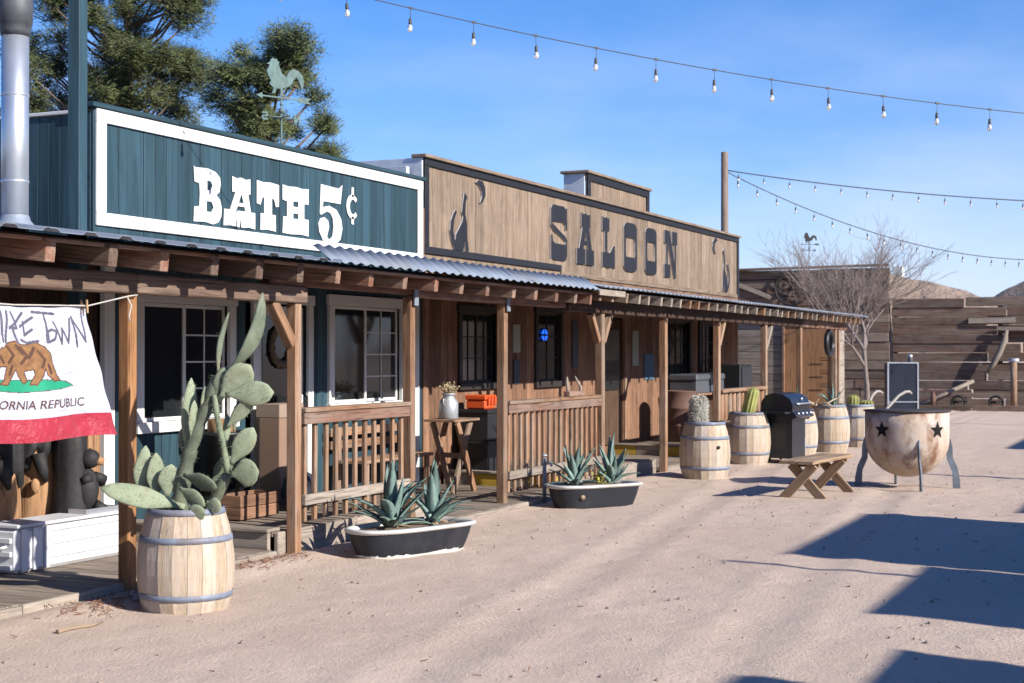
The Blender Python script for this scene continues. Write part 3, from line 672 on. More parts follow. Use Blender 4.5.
nn = thing('neon_sign', 'small round blue neon sign lit in the saloon window', 'neon sign', (20.0, YW+.005, 1.98))
for q in range(4):
    a0 = q*90+8; a1 = q*90+82
    flat_mesh([[[(0.018*math.copysign(1, math.cos(R(a0+37))), .018*math.copysign(1, math.sin(R(a0+37))))]+ring(0, 0, .115, .085, 6, a0, a1)]], .012, lambda x, z, d: (x, -d, z)).build('lens', NEON, nn, Matrix.Identity(4), True)
MB().lathe([(.125, 0), (.125, .01)], 20).build('backing', BLKPL, nn, Rx(math.pi/2) @ Matrix.Diagonal((1, .8, 1, 1)), True)
# power pole behind the saloon parapet
tag(MB().tube([(30.52, 9.0, 0), (30.52, 9.0, 6.0)], [.09, .075], 10).build('power_pole', wood('pole_wood', (.17, .12, .095), (.36, .28, .23), 'Z')), 'weathered brown wooden pole rising behind the saloon front', 'pole')

# ------------------------------------------------------------------ pole, string lights, weathervanes
gp = piece('green_pole', GREEN('Z'), None, (9.62, 8.36, 2.8), (.115, .115, 5.6), Rz(.1), .006); tag(gp, 'tall square teal green pole beside the stovepipe', 'pole')
def mat_bulb():
    m = N('clear_bulb_glass'); m.b.inputs['Base Color'].default_value = (.85, .82, .76, 1); m.set(Roughness=.08); m.b.inputs['Transmission Weight'].default_value = .55; return m.m
BULB = mat_bulb()
SOCK = MB().lathe([(.008, 0), (.014, -.005), (.016, -.05), (.013, -.06)], 8).mesh('socket')
GLS = MB().lathe([(.012, -.06), (.022, -.075), (.026, -.095), (.02, -.12), (.006, -.13)], 8).mesh('bulb')
CLIP = MB().box(-.018, .018, -.008, .008, -.009, .011).mesh('clip')
def string_lights(label, pts, sp, drop, sc_=1.0, r=.008, n=60, start=.3, skip=()):
    """pts: start, middle, end of a sagging cable"""
    a, b, c = (Vector(p) for p in pts)
    curve = [a*(2*(t-.5)*(t-1))+b*(4*t*(1-t))+c*(2*t*(t-.5)) for t in [i/n for i in range(n+1)]]
    root = thing('string_lights', label, 'string lights', tuple(curve[0]), 0, 'string lights over the street')
    MB().tube(curve, r, 5).build('cable', CABLE, root)
    acc = 0; nxt = start; k = 0
    for i in range(n):
        d = (curve[i+1]-curve[i]); l = d.length
        while nxt <= acc+l:
            p = curve[i]+d*((nxt-acc)/l); rz = math.atan2(d.y, d.x)
            M = Matrix.Translation(p) @ Rz(rz) @ Ry(random.uniform(-.06, .06))
            b_ = link('bulb', GLS, BULB, root, M @ Matrix.Translation((0, 0, -drop)) @ Matrix.Scale(sc_, 4))
            link('socket', SOCK, CABLE, b_, M @ Matrix.Translation((0, 0, -drop)) @ Matrix.Scale(sc_, 4))
            link('clip', CLIP, CABLE, b_, M @ Matrix.Scale(sc_, 4))
            MB().tube([M @ Vector((0, 0, 0)), M @ Vector((0, 0, -drop))], .0028*sc_, 4).build('drop_wire', CABLE, b_)
            nxt += sp; k += 1
        acc += l
    return root
# near string: green pole to a pole across the street
A = Vector((9.62, 8.36, 5.28)); Bp = Vector((15.17, 1.47, 4.14)); ENDX = Vector((20.1, -4.55, 4.25))
string_lights('near string of clear bulbs running from the green pole across the street', (A, (A+ENDX)/2+Vector((0, 0, -.68)), ENDX), .575, .09, .92, .0045, 80, .55)
string_lights('far string of bulbs from the wooden pole, the upper straighter one', ((30.52, 9.0, 5.62), (33.3, 2.6, 4.92), (36.0, -4.2, 4.95)), .55, .07, 1.0, .012, 50, .3)
string_lights('far string of bulbs from the wooden pole, the lower sagging one', ((30.5, 9.0, 5.6), (37.6, 5.0, 4.15), (45.5, 1.2, 4.75)), .6, .07, 1.1, .011, 60, .4)
for p, h in (((20.1, -4.55), 4.4), ((36.0, -4.2), 5.1), ((45.5, 1.2), 4.85)):
    tag(MB().tube([(p[0], p[1], -.1), (p[0], p[1], h)], [.085, .07], 10).build('light_pole', wood('pole_wood', (.17, .12, .095), (.36, .28, .23), 'Z')), {20.1: 'wooden pole across the street holding the near string of bulbs', 36.0: 'wooden pole holding the end of the far upper string of bulbs', 45.5: 'wooden pole near the timber wall holding the sagging string of bulbs'}[p[0]], 'pole', 'poles holding string lights')
ROO = [(.16, .30), (.20, .38), (.14, .50), (.10, .62), (.14, .72), (.17, .80), (.09, .80), (.17, .86), (.20, .94), (.25, .98), (.29, .94), (.33, .97), (.35, .90), (.39, .90), (.37, .82), (.41, .72), (.45, .60), (.55, .52), (.58, .60), (.63, .70), (.72, .76), (.84, .73), (.93, .62), (.96, .48), (.95, .34), (.91, .24), (.88, .36), (.84, .48), (.78, .56), (.72, .48), (.68, .36), (.60, .28), (.50, .24), (.46, .20), (.47, .08), (.54, .02), (.40, .02), (.42, .1), (.41, .2), (.32, .2), (.30, .08), (.24, .02), (.34, .02), (.12, .02), (.22, .06), (.26, .2)]
ROO = [p for p in ROO if p not in ((.34, .02), (.24, .02))]
LETS = {'S': [[(0, .75), (.15, 1), (.85, 1), (1, .8), (.75, .75), (.3, .78), (.3, .62), (.85, .58), (1, .4), (1, .15), (.85, 0), (.15, 0), (0, .2), (.25, .25), (.7, .22), (.7, .38), (.15, .42), (0, .6)]],
        'N': [[(0, 0), (0, 1), (.28, 1), (.72, .45), (.72, 1), (1, 1), (1, 0), (.72, 0), (.28, .55), (.28, 0)]]}
def vane(label, loc, z0, h, rz, mat, S=1., thick=.012):
    v = thing('weathervane', label, 'weathervane', loc, rz); I = Matrix.Translation((0, 0, h)) @ Matrix.Scale(S, 4) @ Matrix.Translation((0, 0, -h))
    f = lambda x, z, d: (x, d-thick/2, z)
    MB().tube([(0, 0, z0), (0, 0, h)], .011, 8).build('rod', mat, v, Matrix.Identity(4), True)
    MB().blob((0, 0, h-.17), (.04, .04, .04), 10, 8).build('globe', mat, v, I, True); MB().blob((0, 0, h-.08), (.025, .025, .025), 8, 6).build('globe', mat, v, I, True)
    MB().tube([(-.20, 0, h-.26), (.22, 0, h-.26)], .01, 6).tube([(0, -.22, h-.26), (0, .22, h-.26)], .01, 6).build('cross_arm', mat, v, I, True)
    for ch, x in (('S', -.31), ('N', .20)): flat_mesh([place([[(1-a_, b_) for a_, b_ in p_][::-1] for p_ in LETS[ch]], x, h-.315, .10, .11)], .015, f).build('direction_letter', mat, v, I, True)
    flat_mesh([[[(-.40, h+.005), (-.30, h+.045), (-.30, h+.015), (.25, h+.015), (.29, h+.04), (.48, h+.045), (.42, h+.005), (.48, h-.035), (.29, h-.03), (.25, h-.005), (-.30, h-.005), (-.30, h-.035)]]], thick, f).build('arrow', mat, v, I, True)
    flat_mesh([place([ROO], -.30, h+.02, .68, .52)], thick*2, f).build('rooster', mat, v, I, True)
    return v
vane('verdigris copper rooster weathervane above the bath house sign', (15.12, 10.0, 3.40), .06, 1.40, math.radians(-24), VERD, .9)
v = vane('small black rooster weathervane on the far timber building', (46.9, 11.05, 4.2), .1, 1.0, math.radians(-60), IRON, .72)

# ------------------------------------------------------------------ state flag on a cord
FX0, FX1, FZ0, FZ1, FY = 6.58, 8.12, 1.13, 2.03, 6.97
def flag_pt(u, v_):
    x = FX0+(FX1-FX0)*u+.16*(1-v_)*(.15+.85*u); z = FZ0+(FZ1-FZ0)*v_
    y = FY-.10*(1-v_)+.022*math.sin(5*u+3*v_)*(1-.6*v_)+.014*math.sin(17*u-4*v_+1)*(1-v_*.7)+.006*math.sin(31*u+9*v_)+.005*math.sin(23*v_+6*u)
    z += -.02*math.sin(math.pi*u)*v_+.012*math.sin(9*u)*(1-v_)
    return (x, y, z)
FW, FH = 380, 224
U, V = np.meshgrid((np.arange(FW)+.5)/FW, (np.arange(FH)+.5)/FH, indexing='ij')
FM = np.zeros((FW, FH), int); FM[V < .175] = 1
def fill(poly, k):
    p = np.array(poly); inside = np.zeros(U.shape, bool); n = len(p)
    for a in range(n):
        x0, y0 = p[a]; x1, y1 = p[(a+1) % n]
        if y0 == y1: continue
        c = ((V >= min(y0, y1)) & (V < max(y0, y1)) & (U < x0+(V-y0)*(x1-x0)/(y1-y0))); inside ^= c
    FM[inside] = k
def stroke(pts, wd, k, asp=(1.54/.905)):
    for (x0, y0), (x1, y1) in zip(pts, pts[1:]):
        X, Y = U*asp, V; a = np.array((x0*asp, y0)); d = np.array((x1*asp, y1))-a; L2 = max(1e-9, d@d)
        t = np.clip(((X-a[0])*d[0]+(Y-a[1])*d[1])/L2, 0, 1); FM[np.hypot(X-a[0]-t*d[0], Y-a[1]-t*d[1]) < wd] = k
# picture coordinates of the flag (zoomed view) to cloth coordinates
def fp(x, y):
    yr = 680-45*x/600; v_ = .175+.825*(yr-y)/(yr-85); xr = 470+(603-470)*(1-v_); return (1-(xr-x)/5.25/160, v_)
def uvs(l): return [fp(*p) for p in l]
fill(uvs([(-190, 520), (-60, 478), (60, 472), (240, 466), (345, 478), (392, 500), (330, 512), (140, 530), (-40, 528)]), 5)
fill(uvs([(-190, 520), (-60, 474), (60, 468), (240, 462), (350, 474), (395, 500), (330, 516), (140, 534), (-40, 532), (-40, 528), (140, 530), (330, 512), (388, 499), (345, 478), (240, 466), (60, 472), (-60, 478)]), 3)
BEAR = [(-45, 395), (-38, 375), (-18, 352), (0, 345), (22, 312), (32, 300), (40, 306), (62, 275), (95, 265), (125, 283), (150, 285), (200, 270), (245, 295), (270, 330), (275, 380), (298, 440), (320, 470), (290, 475), (252, 442), (240, 405), (235, 440), (208, 492), (178, 490), (195, 440), (185, 412), (148, 422), (167, 472), (152, 487), (125, 447), (110, 412), (96, 450), (70, 497), (33, 496), (52, 470), (60, 402), (30, 402), (14, 426), (-20, 424), (-38, 412)]
fill(uvs(BEAR), 4); stroke(uvs(BEAR+BEAR[:1]), .0045, 3)
for l in ([(60, 300), (90, 340), (70, 380)], [(120, 300), (150, 340), (130, 380)], [(190, 300), (160, 350)], [(210, 320), (240, 360), (225, 400)], [(90, 400), (80, 440)], [(20, 350), (40, 380)], [(255, 390), (270, 430)], [(100, 290), (130, 330)]): stroke(uvs(l), .013, 3)
for l in ([(10, 115), (40, 270)], [(38, 112), (52, 275)], [(62, 118), (95, 200), (60, 195)], [(60, 200), (130, 118)], [(70, 195), (110, 275)], [(112, 190), (180, 140)], [(130, 165), (140, 235), (180, 205)], [(125, 260), (155, 275), (215, 265)], [(178, 112), (295, 122)], [(235, 125), (255, 270)],
          [(250, 215), (262, 272), (290, 255), (298, 215), (270, 205), (250, 215)], [(285, 165), (330, 280), (332, 200), (372, 275), (375, 150)], [(385, 140), (425, 295)], [(385, 145), (465, 270)], [(447, 95), (462, 265)], [(-20, 120), (-15, 270), (20, 275)], [(-110, 120), (-105, 280)], [(-108, 122), (-50, 278)], [(-55, 120), (-48, 280)]): stroke(uvs(l), .0105, 2)
def text_tris(txt):
    cu = bpy.data.curves.new('txt', 'FONT'); cu.body = txt; cu.size = 1; cu.offset = .018; ob = bpy.data.objects.new('txt', cu); col.objects.link(ob)
    dg = bpy.context.evaluated_depsgraph_get(); m_ = ob.evaluated_get(dg).to_mesh(); m_.calc_loop_triangles()
    out = [[(m_.vertices[i].co.x, m_.vertices[i].co.y) for i in t_.vertices] for t_ in m_.loop_triangles]
    bpy.data.objects.remove(ob); bpy.data.curves.remove(cu); return out
tt = text_tris('CALIFORNIA REPUBLIC'); tw = max(p[0] for t_ in tt for p in t_)
for t_ in tt: fill(uvs([(-82+(525)*p[0]/tw, 628-(y:=p[1])*62-(p[0]/tw)*22) for p in t_]), 3)
verts = [flag_pt(a/FW, b/FH) for a in range(FW+1) for b in range(FH+1)]
faces = [(a*(FH+1)+b, (a+1)*(FH+1)+b, (a+1)*(FH+1)+b+1, a*(FH+1)+b+1) for a in range(FW) for b in range(FH)]
me = bpy.data.meshes.new('cloth'); me.from_pydata(verts, [], faces); me.polygons.foreach_set('use_smooth', [True]*len(faces))
def cloth(name, c, rough=.75):
    m = N(name); n1 = m.noise(m.coords(rnd=False), 9, 5, .6, 1.2); n2 = m.noise(m.coords(rnd=False), 3, 3, .5, 2)
    m.b.inputs['Base Color'].default_value = (*c, 1); m.set(Roughness=rough); m.b.inputs['Sheen Weight'].default_value = .2
    m.bump(m.math('ADD', n1, n2), .8, .03); return m.m
for mm in (cloth('flag_white', (.38, .40, .48)), cloth('flag_red', (.30, .010, .028), .5), plain('marker_ink', (.10, .09, .13), .8, var=.3), plain('flag_brown_print', (.09, .04, .025), .8), plain('flag_bear_brown', (.24, .12, .05), .8, var=.4, scale=18), plain('flag_green_print', (.01, .28, .15), .7)): me.materials.append(mm)
me.polygons.foreach_set('material_index', FM.ravel().tolist()); me.update()
fl = thing('state_flag', 'white state flag with a brown bear, red hem and scrawled lettering', 'flag', (7.4, FY, FZ0))
link('cloth', me, None, fl)
cd_ = thing('clothesline', 'thin pale cord the flag hangs from', 'cord', (7.5, FY, 2.05))
MB().tube([(5.9, YP-.08, 2.10), (6.62, FY-.01, 2.04), (7.4, FY-.01, 2.02), (8.12, FY-.01, 2.035), (8.38, YP-.085, 2.11), (8.47, YP-.085, 2.12)], .006, 5).build('line', plain('pale_cord', (.5, .48, .44), .9), cd_)
MB().tube([(8.36, YP-.085, 2.10), (8.385, YP-.1, 2.04), (8.36, YP-.1, 1.97), (8.37, YP-.1, 1.93)], .006, 5).build('loose_end', plain('pale_cord', (.5, .48, .44), .9), cd_)
pin = MB(); pin.bar((8.085, FY-.028, 2.075), (8.10, FY-.022, 1.985), .012, .01, (0, 1, 0)); pin.bar((8.085, FY+.022, 2.075), (8.10, FY+.014, 1.985), .012, .01, (0, 1, 0)); pin.box(8.08, 8.102, FY-.028, FY+.022, 2.028, 2.036)
tag(pin.build('clothespin', plain('pin_wood', (.5, .32, .17), .8)), 'wooden clothespin holding the flag corner', 'clothespin')

# ------------------------------------------------------------------ barrels
BH = .78
def brad(z): return .35-.088*((z/.89-.5)*2)**2          # full barrel height .89, sunk in the sand
def stave_mesh(n):
    mb = MB(); m_ = 9; vs = []; a = math.pi/n-.0035
    for i in range(m_):
        z = -.02+(.89-.02)*i/(m_-1); r = brad(max(0, z))
        for da, rr in ((-a, r), (a, r), (a, r-.028), (-a, r-.028)): vs.append((rr*math.cos(da), rr*math.sin(da), z))
    fs = []
    for i in range(m_-1):
        for k in range(4): A_ = i*4+k; B_ = i*4+(k+1) % 4; fs.append((A_, B_, B_+4, A_+4))
    fs += [(3, 2, 1, 0), tuple(range((m_-1)*4, m_*4))]
    return mb.add(vs, fs).mesh('stave')
ST = stave_mesh(20)
def barrel(label, x, y, sink, rz=0, s=1.0, tilt=(0, 0)):
    b = thing('barrel', label, 'barrel', (x, y, 0), 0, 'half-sunk barrel planters along the porch')
    M0 = Matrix.Translation((x, y, -sink)) @ Rz(rz) @ Rx(tilt[0]) @ Ry(tilt[1]) @ Matrix.Scale(s, 4)
    for k in range(20): link('stave', ST, OAK, b, M0 @ Rz(2*math.pi*k/20) @ Matrix.Translation((random.uniform(-.0025, .0025), 0, random.uniform(-.008, .004))))
    for z, hw in ((.855, .022), (.66, .022), (.25, .022), (.06, .022)):
        if z > sink+.05: MB().lathe([(brad(z-hw)+.001, z-hw), (brad(z-hw)+.005, z-hw+.001), (brad(z+hw)+.005, z+hw-.001), (brad(z+hw)+.001, z+hw)], 40, False).build('hoop', HOOP, b, M0)
    MB().lathe([(.0, .80), (.1, .815), (.2, .80), (.262, .79)], 20, False).build('soil', SOIL, b, M0)
    return b, M0
barrel('near oak barrel holding the tall prickly pear beside the flag', 8.13, 6.13, .13, .2, .92)
barrel('oak barrel with a bung hole holding the white woolly cactus', 19.55, 6.05, .10, .3)
barrel('oak barrel holding the ribbed green columnar cactus', 22.6, 6.3, .10, .7, 1.02)
barrel('oak barrel with agave right behind the black grill', 24.4, 5.95, .07, 1.1, .98)
barrel('oak barrel of agave and driftwood next to the firepit', 25.75, 5.72, .08, 1.7, 1.03)
barrel('farthest oak barrel holding two small round cacti', 27.4, 5.55, .10, 2.2)
tag(MB().lathe([(.0, 0), (.022, .0), (.024, .012), (.0, .013)], 12).build('bung', BLKPL, None, Matrix.Translation((19.55-.23, 6.05-.262, .44)) @ Rz(R(228.7)) @ Ry(math.pi/2)), 'black bung in the side of the woolly cactus barrel', 'bung')

# ------------------------------------------------------------------ cacti
cr_, cf = Vector((math.sin(TH), -math.cos(TH), 0)), Vector((math.cos(TH), math.sin(TH), 0))
def pad_mesh(l, w_, th, tip=.0, wav=0):
    """flat cactus pad standing on its base at the origin, length along Z, face along Y"""
    mb = MB(); n = 14; m_ = 9; vs = []
    for i in range(m_+1):
        t_ = i/m_; k = math.sin(math.pi*min(1, t_*.97+.03)**(1.2+tip))**.55*min(1, .38+1.5*t_) if 0 < t_ < 1 else (.25 if t_ == 0 else .06)
        for q in range(n):
            a = 2*math.pi*q/n; vs.append((w_/2*k*math.cos(a), th/2*(.45+.55*k)*math.sin(a)*(1 if t_ < 1 else .3)+wav*math.sin(math.pi*t_), l*t_))
    fs = [(i*n+q, i*n+(q+1) % n, (i+1)*n+(q+1) % n, (i+1)*n+q) for i in range(m_) for q in range(n)]+[tuple(range(n-1, -1, -1)), tuple(range(m_*n, (m_+1)*n))]
    mb.add(vs, fs, True)
    for q in range(int(l*w_*1500)):              # spines at the areoles
        t_ = random.uniform(.12, .95); k = math.sin(math.pi*t_**1.2)**.55*min(1, .38+1.5*t_); x = w_/2*k*random.uniform(-.97, .97); sgn = random.choice((-1, 1))
        y = sgn*th/2*(.45+.55*k)*math.sqrt(max(0, 1-(x/(w_/2*k+1e-6))**2))+wav*math.sin(math.pi*t_)
        p = Vector((x, y, l*t_)); d = Vector((x*2, sgn*.05+random.uniform(-.03, .03), random.uniform(-.03, .03))).normalized()*random.uniform(.012, .025)
        mb.tube([p, p+d], [.0014, .0004], 3, False)
    return mb
pc = thing('prickly_pear', 'tall grey-green prickly pear growing out of the near barrel', 'cactus', (8.13, 6.13, .6))
BASEP = Vector((8.13, 6.13, 0)); PXM = 149.
def pear(u0, v0, u1, v1, wpx, face, depth=0., d2=None, th=.03, mat=None, tip=0, wav=0):
    """a pad from one spot to another (in the plane of the barrel, seen from the street), face = turn about its length"""
    d2 = depth if d2 is None else d2
    pa = BASEP+cr_*((u0-187)/PXM)+cf*depth+Vector((0, 0, 1.7-(v0-354)/PXM)); pb = BASEP+cr_*((u1-187)/PXM)+cf*d2+Vector((0, 0, 1.7-(v1-354)/PXM))
    d = pb-pa; l = d.length; z_ = d.normalized(); y_ = (-cf+z_*cf.dot(z_)).normalized(); x_ = y_.cross(z_)
    M = Matrix(((x_.x, y_.x, z_.x, pa.x), (x_.y, y_.y, z_.y, pa.y), (x_.z, y_.z, z_.z, pa.z), (0, 0, 0, 1))) @ Rz(R(face))
    pad_mesh(l, wpx*1.14/PXM, th*.8, tip, wav).build('pad', mat or PEAR, pc, M)
def wpt(u, v_, d=0.): return BASEP+cr_*((u-187)/PXM)+cf*d+Vector((0, 0, 1.7-(v_-354)/PXM))
def chain(pts, rad, mat=PEARDK, n=10):
    """jointed woody stem: each joint bulges a little"""
    P = []; Q = []
    for (a, b, ra, rb) in zip(pts, pts[1:], rad, rad[1:]):
        for q in range(4): t_ = q/4; P.append(a.lerp(b, t_)); Q.append((ra+(rb-ra)*t_)*(.86+.2*math.sin(math.pi*t_)))
    P.append(pts[-1]); Q.append(rad[-1]*.8); mb = MB().tube(P, Q, n)
    for k in range(len(P)*14):
        q = random.randrange(len(P)-1); p = P[q].lerp(P[q+1], random.random()); o_ = Vector((random.gauss(0, 1), random.gauss(0, 1), random.gauss(0, .4))).normalized()
        mb.tube([p+o_*Q[q]*.9, p+o_*(Q[q]+random.uniform(.012, .032))], [.0016, .0005], 3, False)
    return mb.build('stem', mat, pc)
chain([wpt(180, 520), wpt(181, 496), wpt(188, 462), wpt(192, 447), wpt(201, 422), wpt(210, 402), wpt(217, 376)], [.058, .056, .05, .048, .045, .04, .034])
chain([wpt(206, 520, .02), wpt(216, 498, 0), wpt(229, 474, -.04)], [.048, .046, .036])
chain([wpt(230, 472, -.06), wpt(226, 445, -.07), wpt(220, 418, -.07), wpt(216, 395, -.04)], [.024, .021, .02, .018], PEAR)
pear(187, 506, 109, 485, 22, 38, -.05, -.2, .05, tip=.05)
pear(139, 494, 145, 446, 17, 20, .05, .04, tip=-.5); pear(156, 496, 156, 453, 18, 28, .02, .02, tip=-.5); pear(168, 496, 173, 464, 20, 12, -.02, -.02, .03, tip=-.2)
pear(186, 455, 190, 378, 15, 30, .06, .06, .035, tip=-.3); pear(193, 443, 196, 400, 10, 50, -.03, -.03, .03); pear(204, 416, 206, 386, 8, 50, 0, 0, .03, tip=-.3); pear(183, 458, 181, 427, 12, 30, .1, .1, .04, PEARDK)
pear(217, 402, 228, 366, 18, 35, 0, 0, .06, PEARDK); pear(219, 380, 229, 312, 7, 60, 0, .02, .035, PEARDK, tip=-.2, wav=-.035)
pear(227, 376, 262, 292, 17, 52, -.02, .05, .05, PEARDK, tip=-.25, wav=.10)
pear(220, 400, 253, 365, 25, 10, -.03, -.06, .035, tip=.35); pear(228, 395, 277, 392, 22, 5, -.07, -.1, .035, tip=.3)
pear(228, 428, 257, 396, 13, 20, -.04, -.06, .03); pear(227, 446, 228, 414, 8, 40, .0, .0, .03); pear(233, 432, 236, 404, 7, 40, .05, .05, .03)
pear(233, 464, 256, 427, 19, 15, -.05, -.07, .035, tip=.1); pear(234, 473, 263, 470, 25, 6, -.1, -.13, .035, tip=.1)
pear(187, 474, 222, 486, 17, 30, -.08, -.14, .04, PEARDK); pear(185, 486, 212, 503, 15, 20, -.14, -.2, .04); pear(193, 514, 213, 506, 16, 10, -.2, -.24, .04)
pear(212, 500, 228, 505, 14, 15, -.16, -.2, .04); pear(209, 484, 228, 458, 18, 40, .14, .16, .04, PEARDK); pear(170, 508, 190, 490, 16, 25, .1, .12, .04, PEARDK)

def ribbed(label, x, y, z, h, r, ribs, mat, lean=(0, 0), name='column_cactus', hair=0, hm=None, parent=None):
    c = thing(name, label, 'cactus', (x, y, z)); mb = MB(); n = ribs*4; m_ = 14; vs = []
    for i in range(m_+1):
        t_ = i/m_; rr = r*(.86+.14*math.sin(math.pi*t_))*(1 if t_ < .82 else math.sqrt(max(.01, 1-((t_-.82)/.185)**2)))
        for q in range(n):
            a = 2*math.pi*q/n; k = rr*(1-.12*(q % 4 == 2)+.05*(q % 4 == 0)); vs.append((k*math.cos(a)+lean[0]*t_, k*math.sin(a)+lean[1]*t_, h*t_))
    mb.add(vs, [(i*n+q, i*n+(q+1) % n, (i+1)*n+(q+1) % n, (i+1)*n+q) for i in range(m_) for q in range(n)]+[tuple(range(m_*n, (m_+1)*n))], True)
    mb.build('stem', mat, c, None, True)
    if hair:
        hb = MB()
        for q in range(hair):
            a = random.uniform(0, 6.283); t_ = random.random()**.9; rr = r*(1 if t_ < .8 else math.sqrt(max(.02, 1-((t_-.8)/.205)**2)))
            p = Vector((rr*math.cos(a), rr*math.sin(a), h*t_)); o_ = Vector((math.cos(a), math.sin(a), 0)); tq = Vector((-math.sin(a), math.cos(a), 0))
            l = random.uniform(.03, .075); d = (o_*.5+tq*random.uniform(-.8, .8)+Vector((0, 0, random.uniform(-1, .35)))).normalized()
            p2 = p+d*l*.6+o_*.012; p3 = p+d*l+Vector((0, 0, -.02)); wv = d.cross(o_).normalized()*.003
            hb.add([p-wv, p+wv, p2+wv*.7, p2-wv*.7, p3], [(0, 1, 2, 3), (3, 2, 4)])
        o = hb.build('hair', hm, c, None, True); o['kind'] = 'stuff'
    else:
        hb = MB()
        for i in range(26):
            for q in range(ribs):
                a = 2*math.pi*q/ribs; t_ = (i+.5)/26; rr = r*1.05*(.86+.14*math.sin(math.pi*t_))*(1 if t_ < .82 else math.sqrt(max(.01, 1-((t_-.82)/.185)**2)))
                p = Vector((rr*math.cos(a)+lean[0]*t_, rr*math.sin(a)+lean[1]*t_, h*t_))
                for s_ in (-.5, 0, .5): hb.tube([p, p+Vector((math.cos(a+s_), math.sin(a+s_), random.uniform(-.4, .5)))*.02], [.0018, .0006], 3, False)
        o = hb.build('spines', plain('cactus_spine', (.5, .42, .2), .8), c, None, True); o['kind'] = 'stuff'
    return c
ribbed('white woolly column cactus in the barrel nearest the bench', 19.5, 6.12, .69, .44, .095, 14, PEARDK, (.0, .03), 'woolly_cactus', 3600, plain('white_wool', (.60, .57, .50), .95, 0, .12))
YC = leafmat('golden_cactus_skin', (.17, .19, .05), (.30, .30, .10), .6)
ribbed('ribbed yellow-green column cactus leaning in the second barrel', 22.55, 6.3, .68, .50, .105, 12, YC, (.02, -.11))
ribbed('taller of two small cacti in the farthest barrel', 27.3, 5.62, .68, .27, .1, 12, YC, (0, 0), 'small_cactus')
ribbed('lower round cactus in the farthest barrel', 27.5, 5.42, .68, .17, .12, 14, YC, (0, 0), 'small_cactus')
LM = []
for v_ in range(4):
    mb = MB(); n = 9; vs = []; L0 = .52
    for i in range(n):
        t_ = i/(n-1); wd = .056*(.7+1.1*t_-.5*t_*t_)*(1-t_**2.2)+.0015; ang = (.10, .28, .45, -.12)[v_]*t_*1.3
        c = Vector((0, math.sin(ang)*L0*t_, math.cos(ang)*L0*t_)); up = .028*(1-t_*.8)
        nrm = Vector((0, math.cos(ang), -math.sin(ang)))
        vs += [c-Vector((wd, 0, 0))-nrm*up*.9, c-Vector((wd*.5, 0, 0))-nrm*up*.1, c+nrm*.004, c+Vector((wd*.5, 0, 0))-nrm*up*.1, c+Vector((wd, 0, 0))-nrm*up*.9]
        vs += [vs[-3]+nrm*.016*(1-t_)+nrm*.003]
    fs = []
    for i in range(n-1):
        a = i*6
        for k in range(4): fs.append((a+k+1, a+k, a+6+k, a+7+k))
        fs += [(a+4, a+10, a+11, a+5), (a, a+5, a+11, a+6)]
    mb.add(vs, fs, True); LM.append(mb.mesh('leaf'))
def agave(label, x, y, z, s, nl, seed, mat=AGAVE, name='agave', cat='agave'):
    rs = random.Random(seed); g = thing(name, label, cat, (x, y, z))
    for k in range(nl):
        t_ = k/(nl-1); az = k*2.39996+rs.uniform(-.2, .2); tilt = .10+.78*t_+rs.uniform(-.08, .08); l = s*(1.12-.35*t_)*rs.uniform(.85, 1.12)
        M = Matrix.Translation((.035*t_*math.cos(az-1.57), .035*t_*math.sin(az-1.57), -.02)) @ Rz(az) @ Rx(tilt*-1) @ Matrix.Diagonal((l*rs.uniform(.85, 1.1), l, l, 1))
        link('leaf', LM[rs.choice((0, 0, 1, 2, 3))], mat, g, M, True)
    if mat is AGAVE and s > .8:
        for k in range(7):
            az = rs.uniform(0, 6.28); link('leaf', LM[2], DEADLF, g, Matrix.Translation((0, 0, .03)) @ Rz(az) @ Rx(-rs.uniform(1.25, 1.5)) @ Matrix.Diagonal((s*.6, s*.6, s*rs.uniform(.45, .65), 1)), True)
    return g
agave('large agave in the near bathtub planter', 11.02, 6.18, .20, 1.04, 22, 3); agave('smaller agave at the right end of the near bathtub planter', 11.48, 6.02, .20, .98, 19, 5)
agave('left agave in the bathtub planter below the second railing', 15.3, 6.24, .20, .95, 20, 8); agave('right agave in the bathtub planter below the second railing', 15.72, 5.96, .20, .98, 20, 11)
agave('small yellow-green succulent between the two farther tub agaves', 15.52, 6.04, .19, .42, 16, 14, leafmat('yellow_succulent', (.30, .30, .04), (.48, .42, .08)), 'succulent', 'succulent')
agave('agave in the barrel right behind the black grill', 24.4, 5.95, .72, .72, 15, 17); agave('agave in the barrel next to the firepit', 25.85, 5.68, .74, .75, 15, 21)

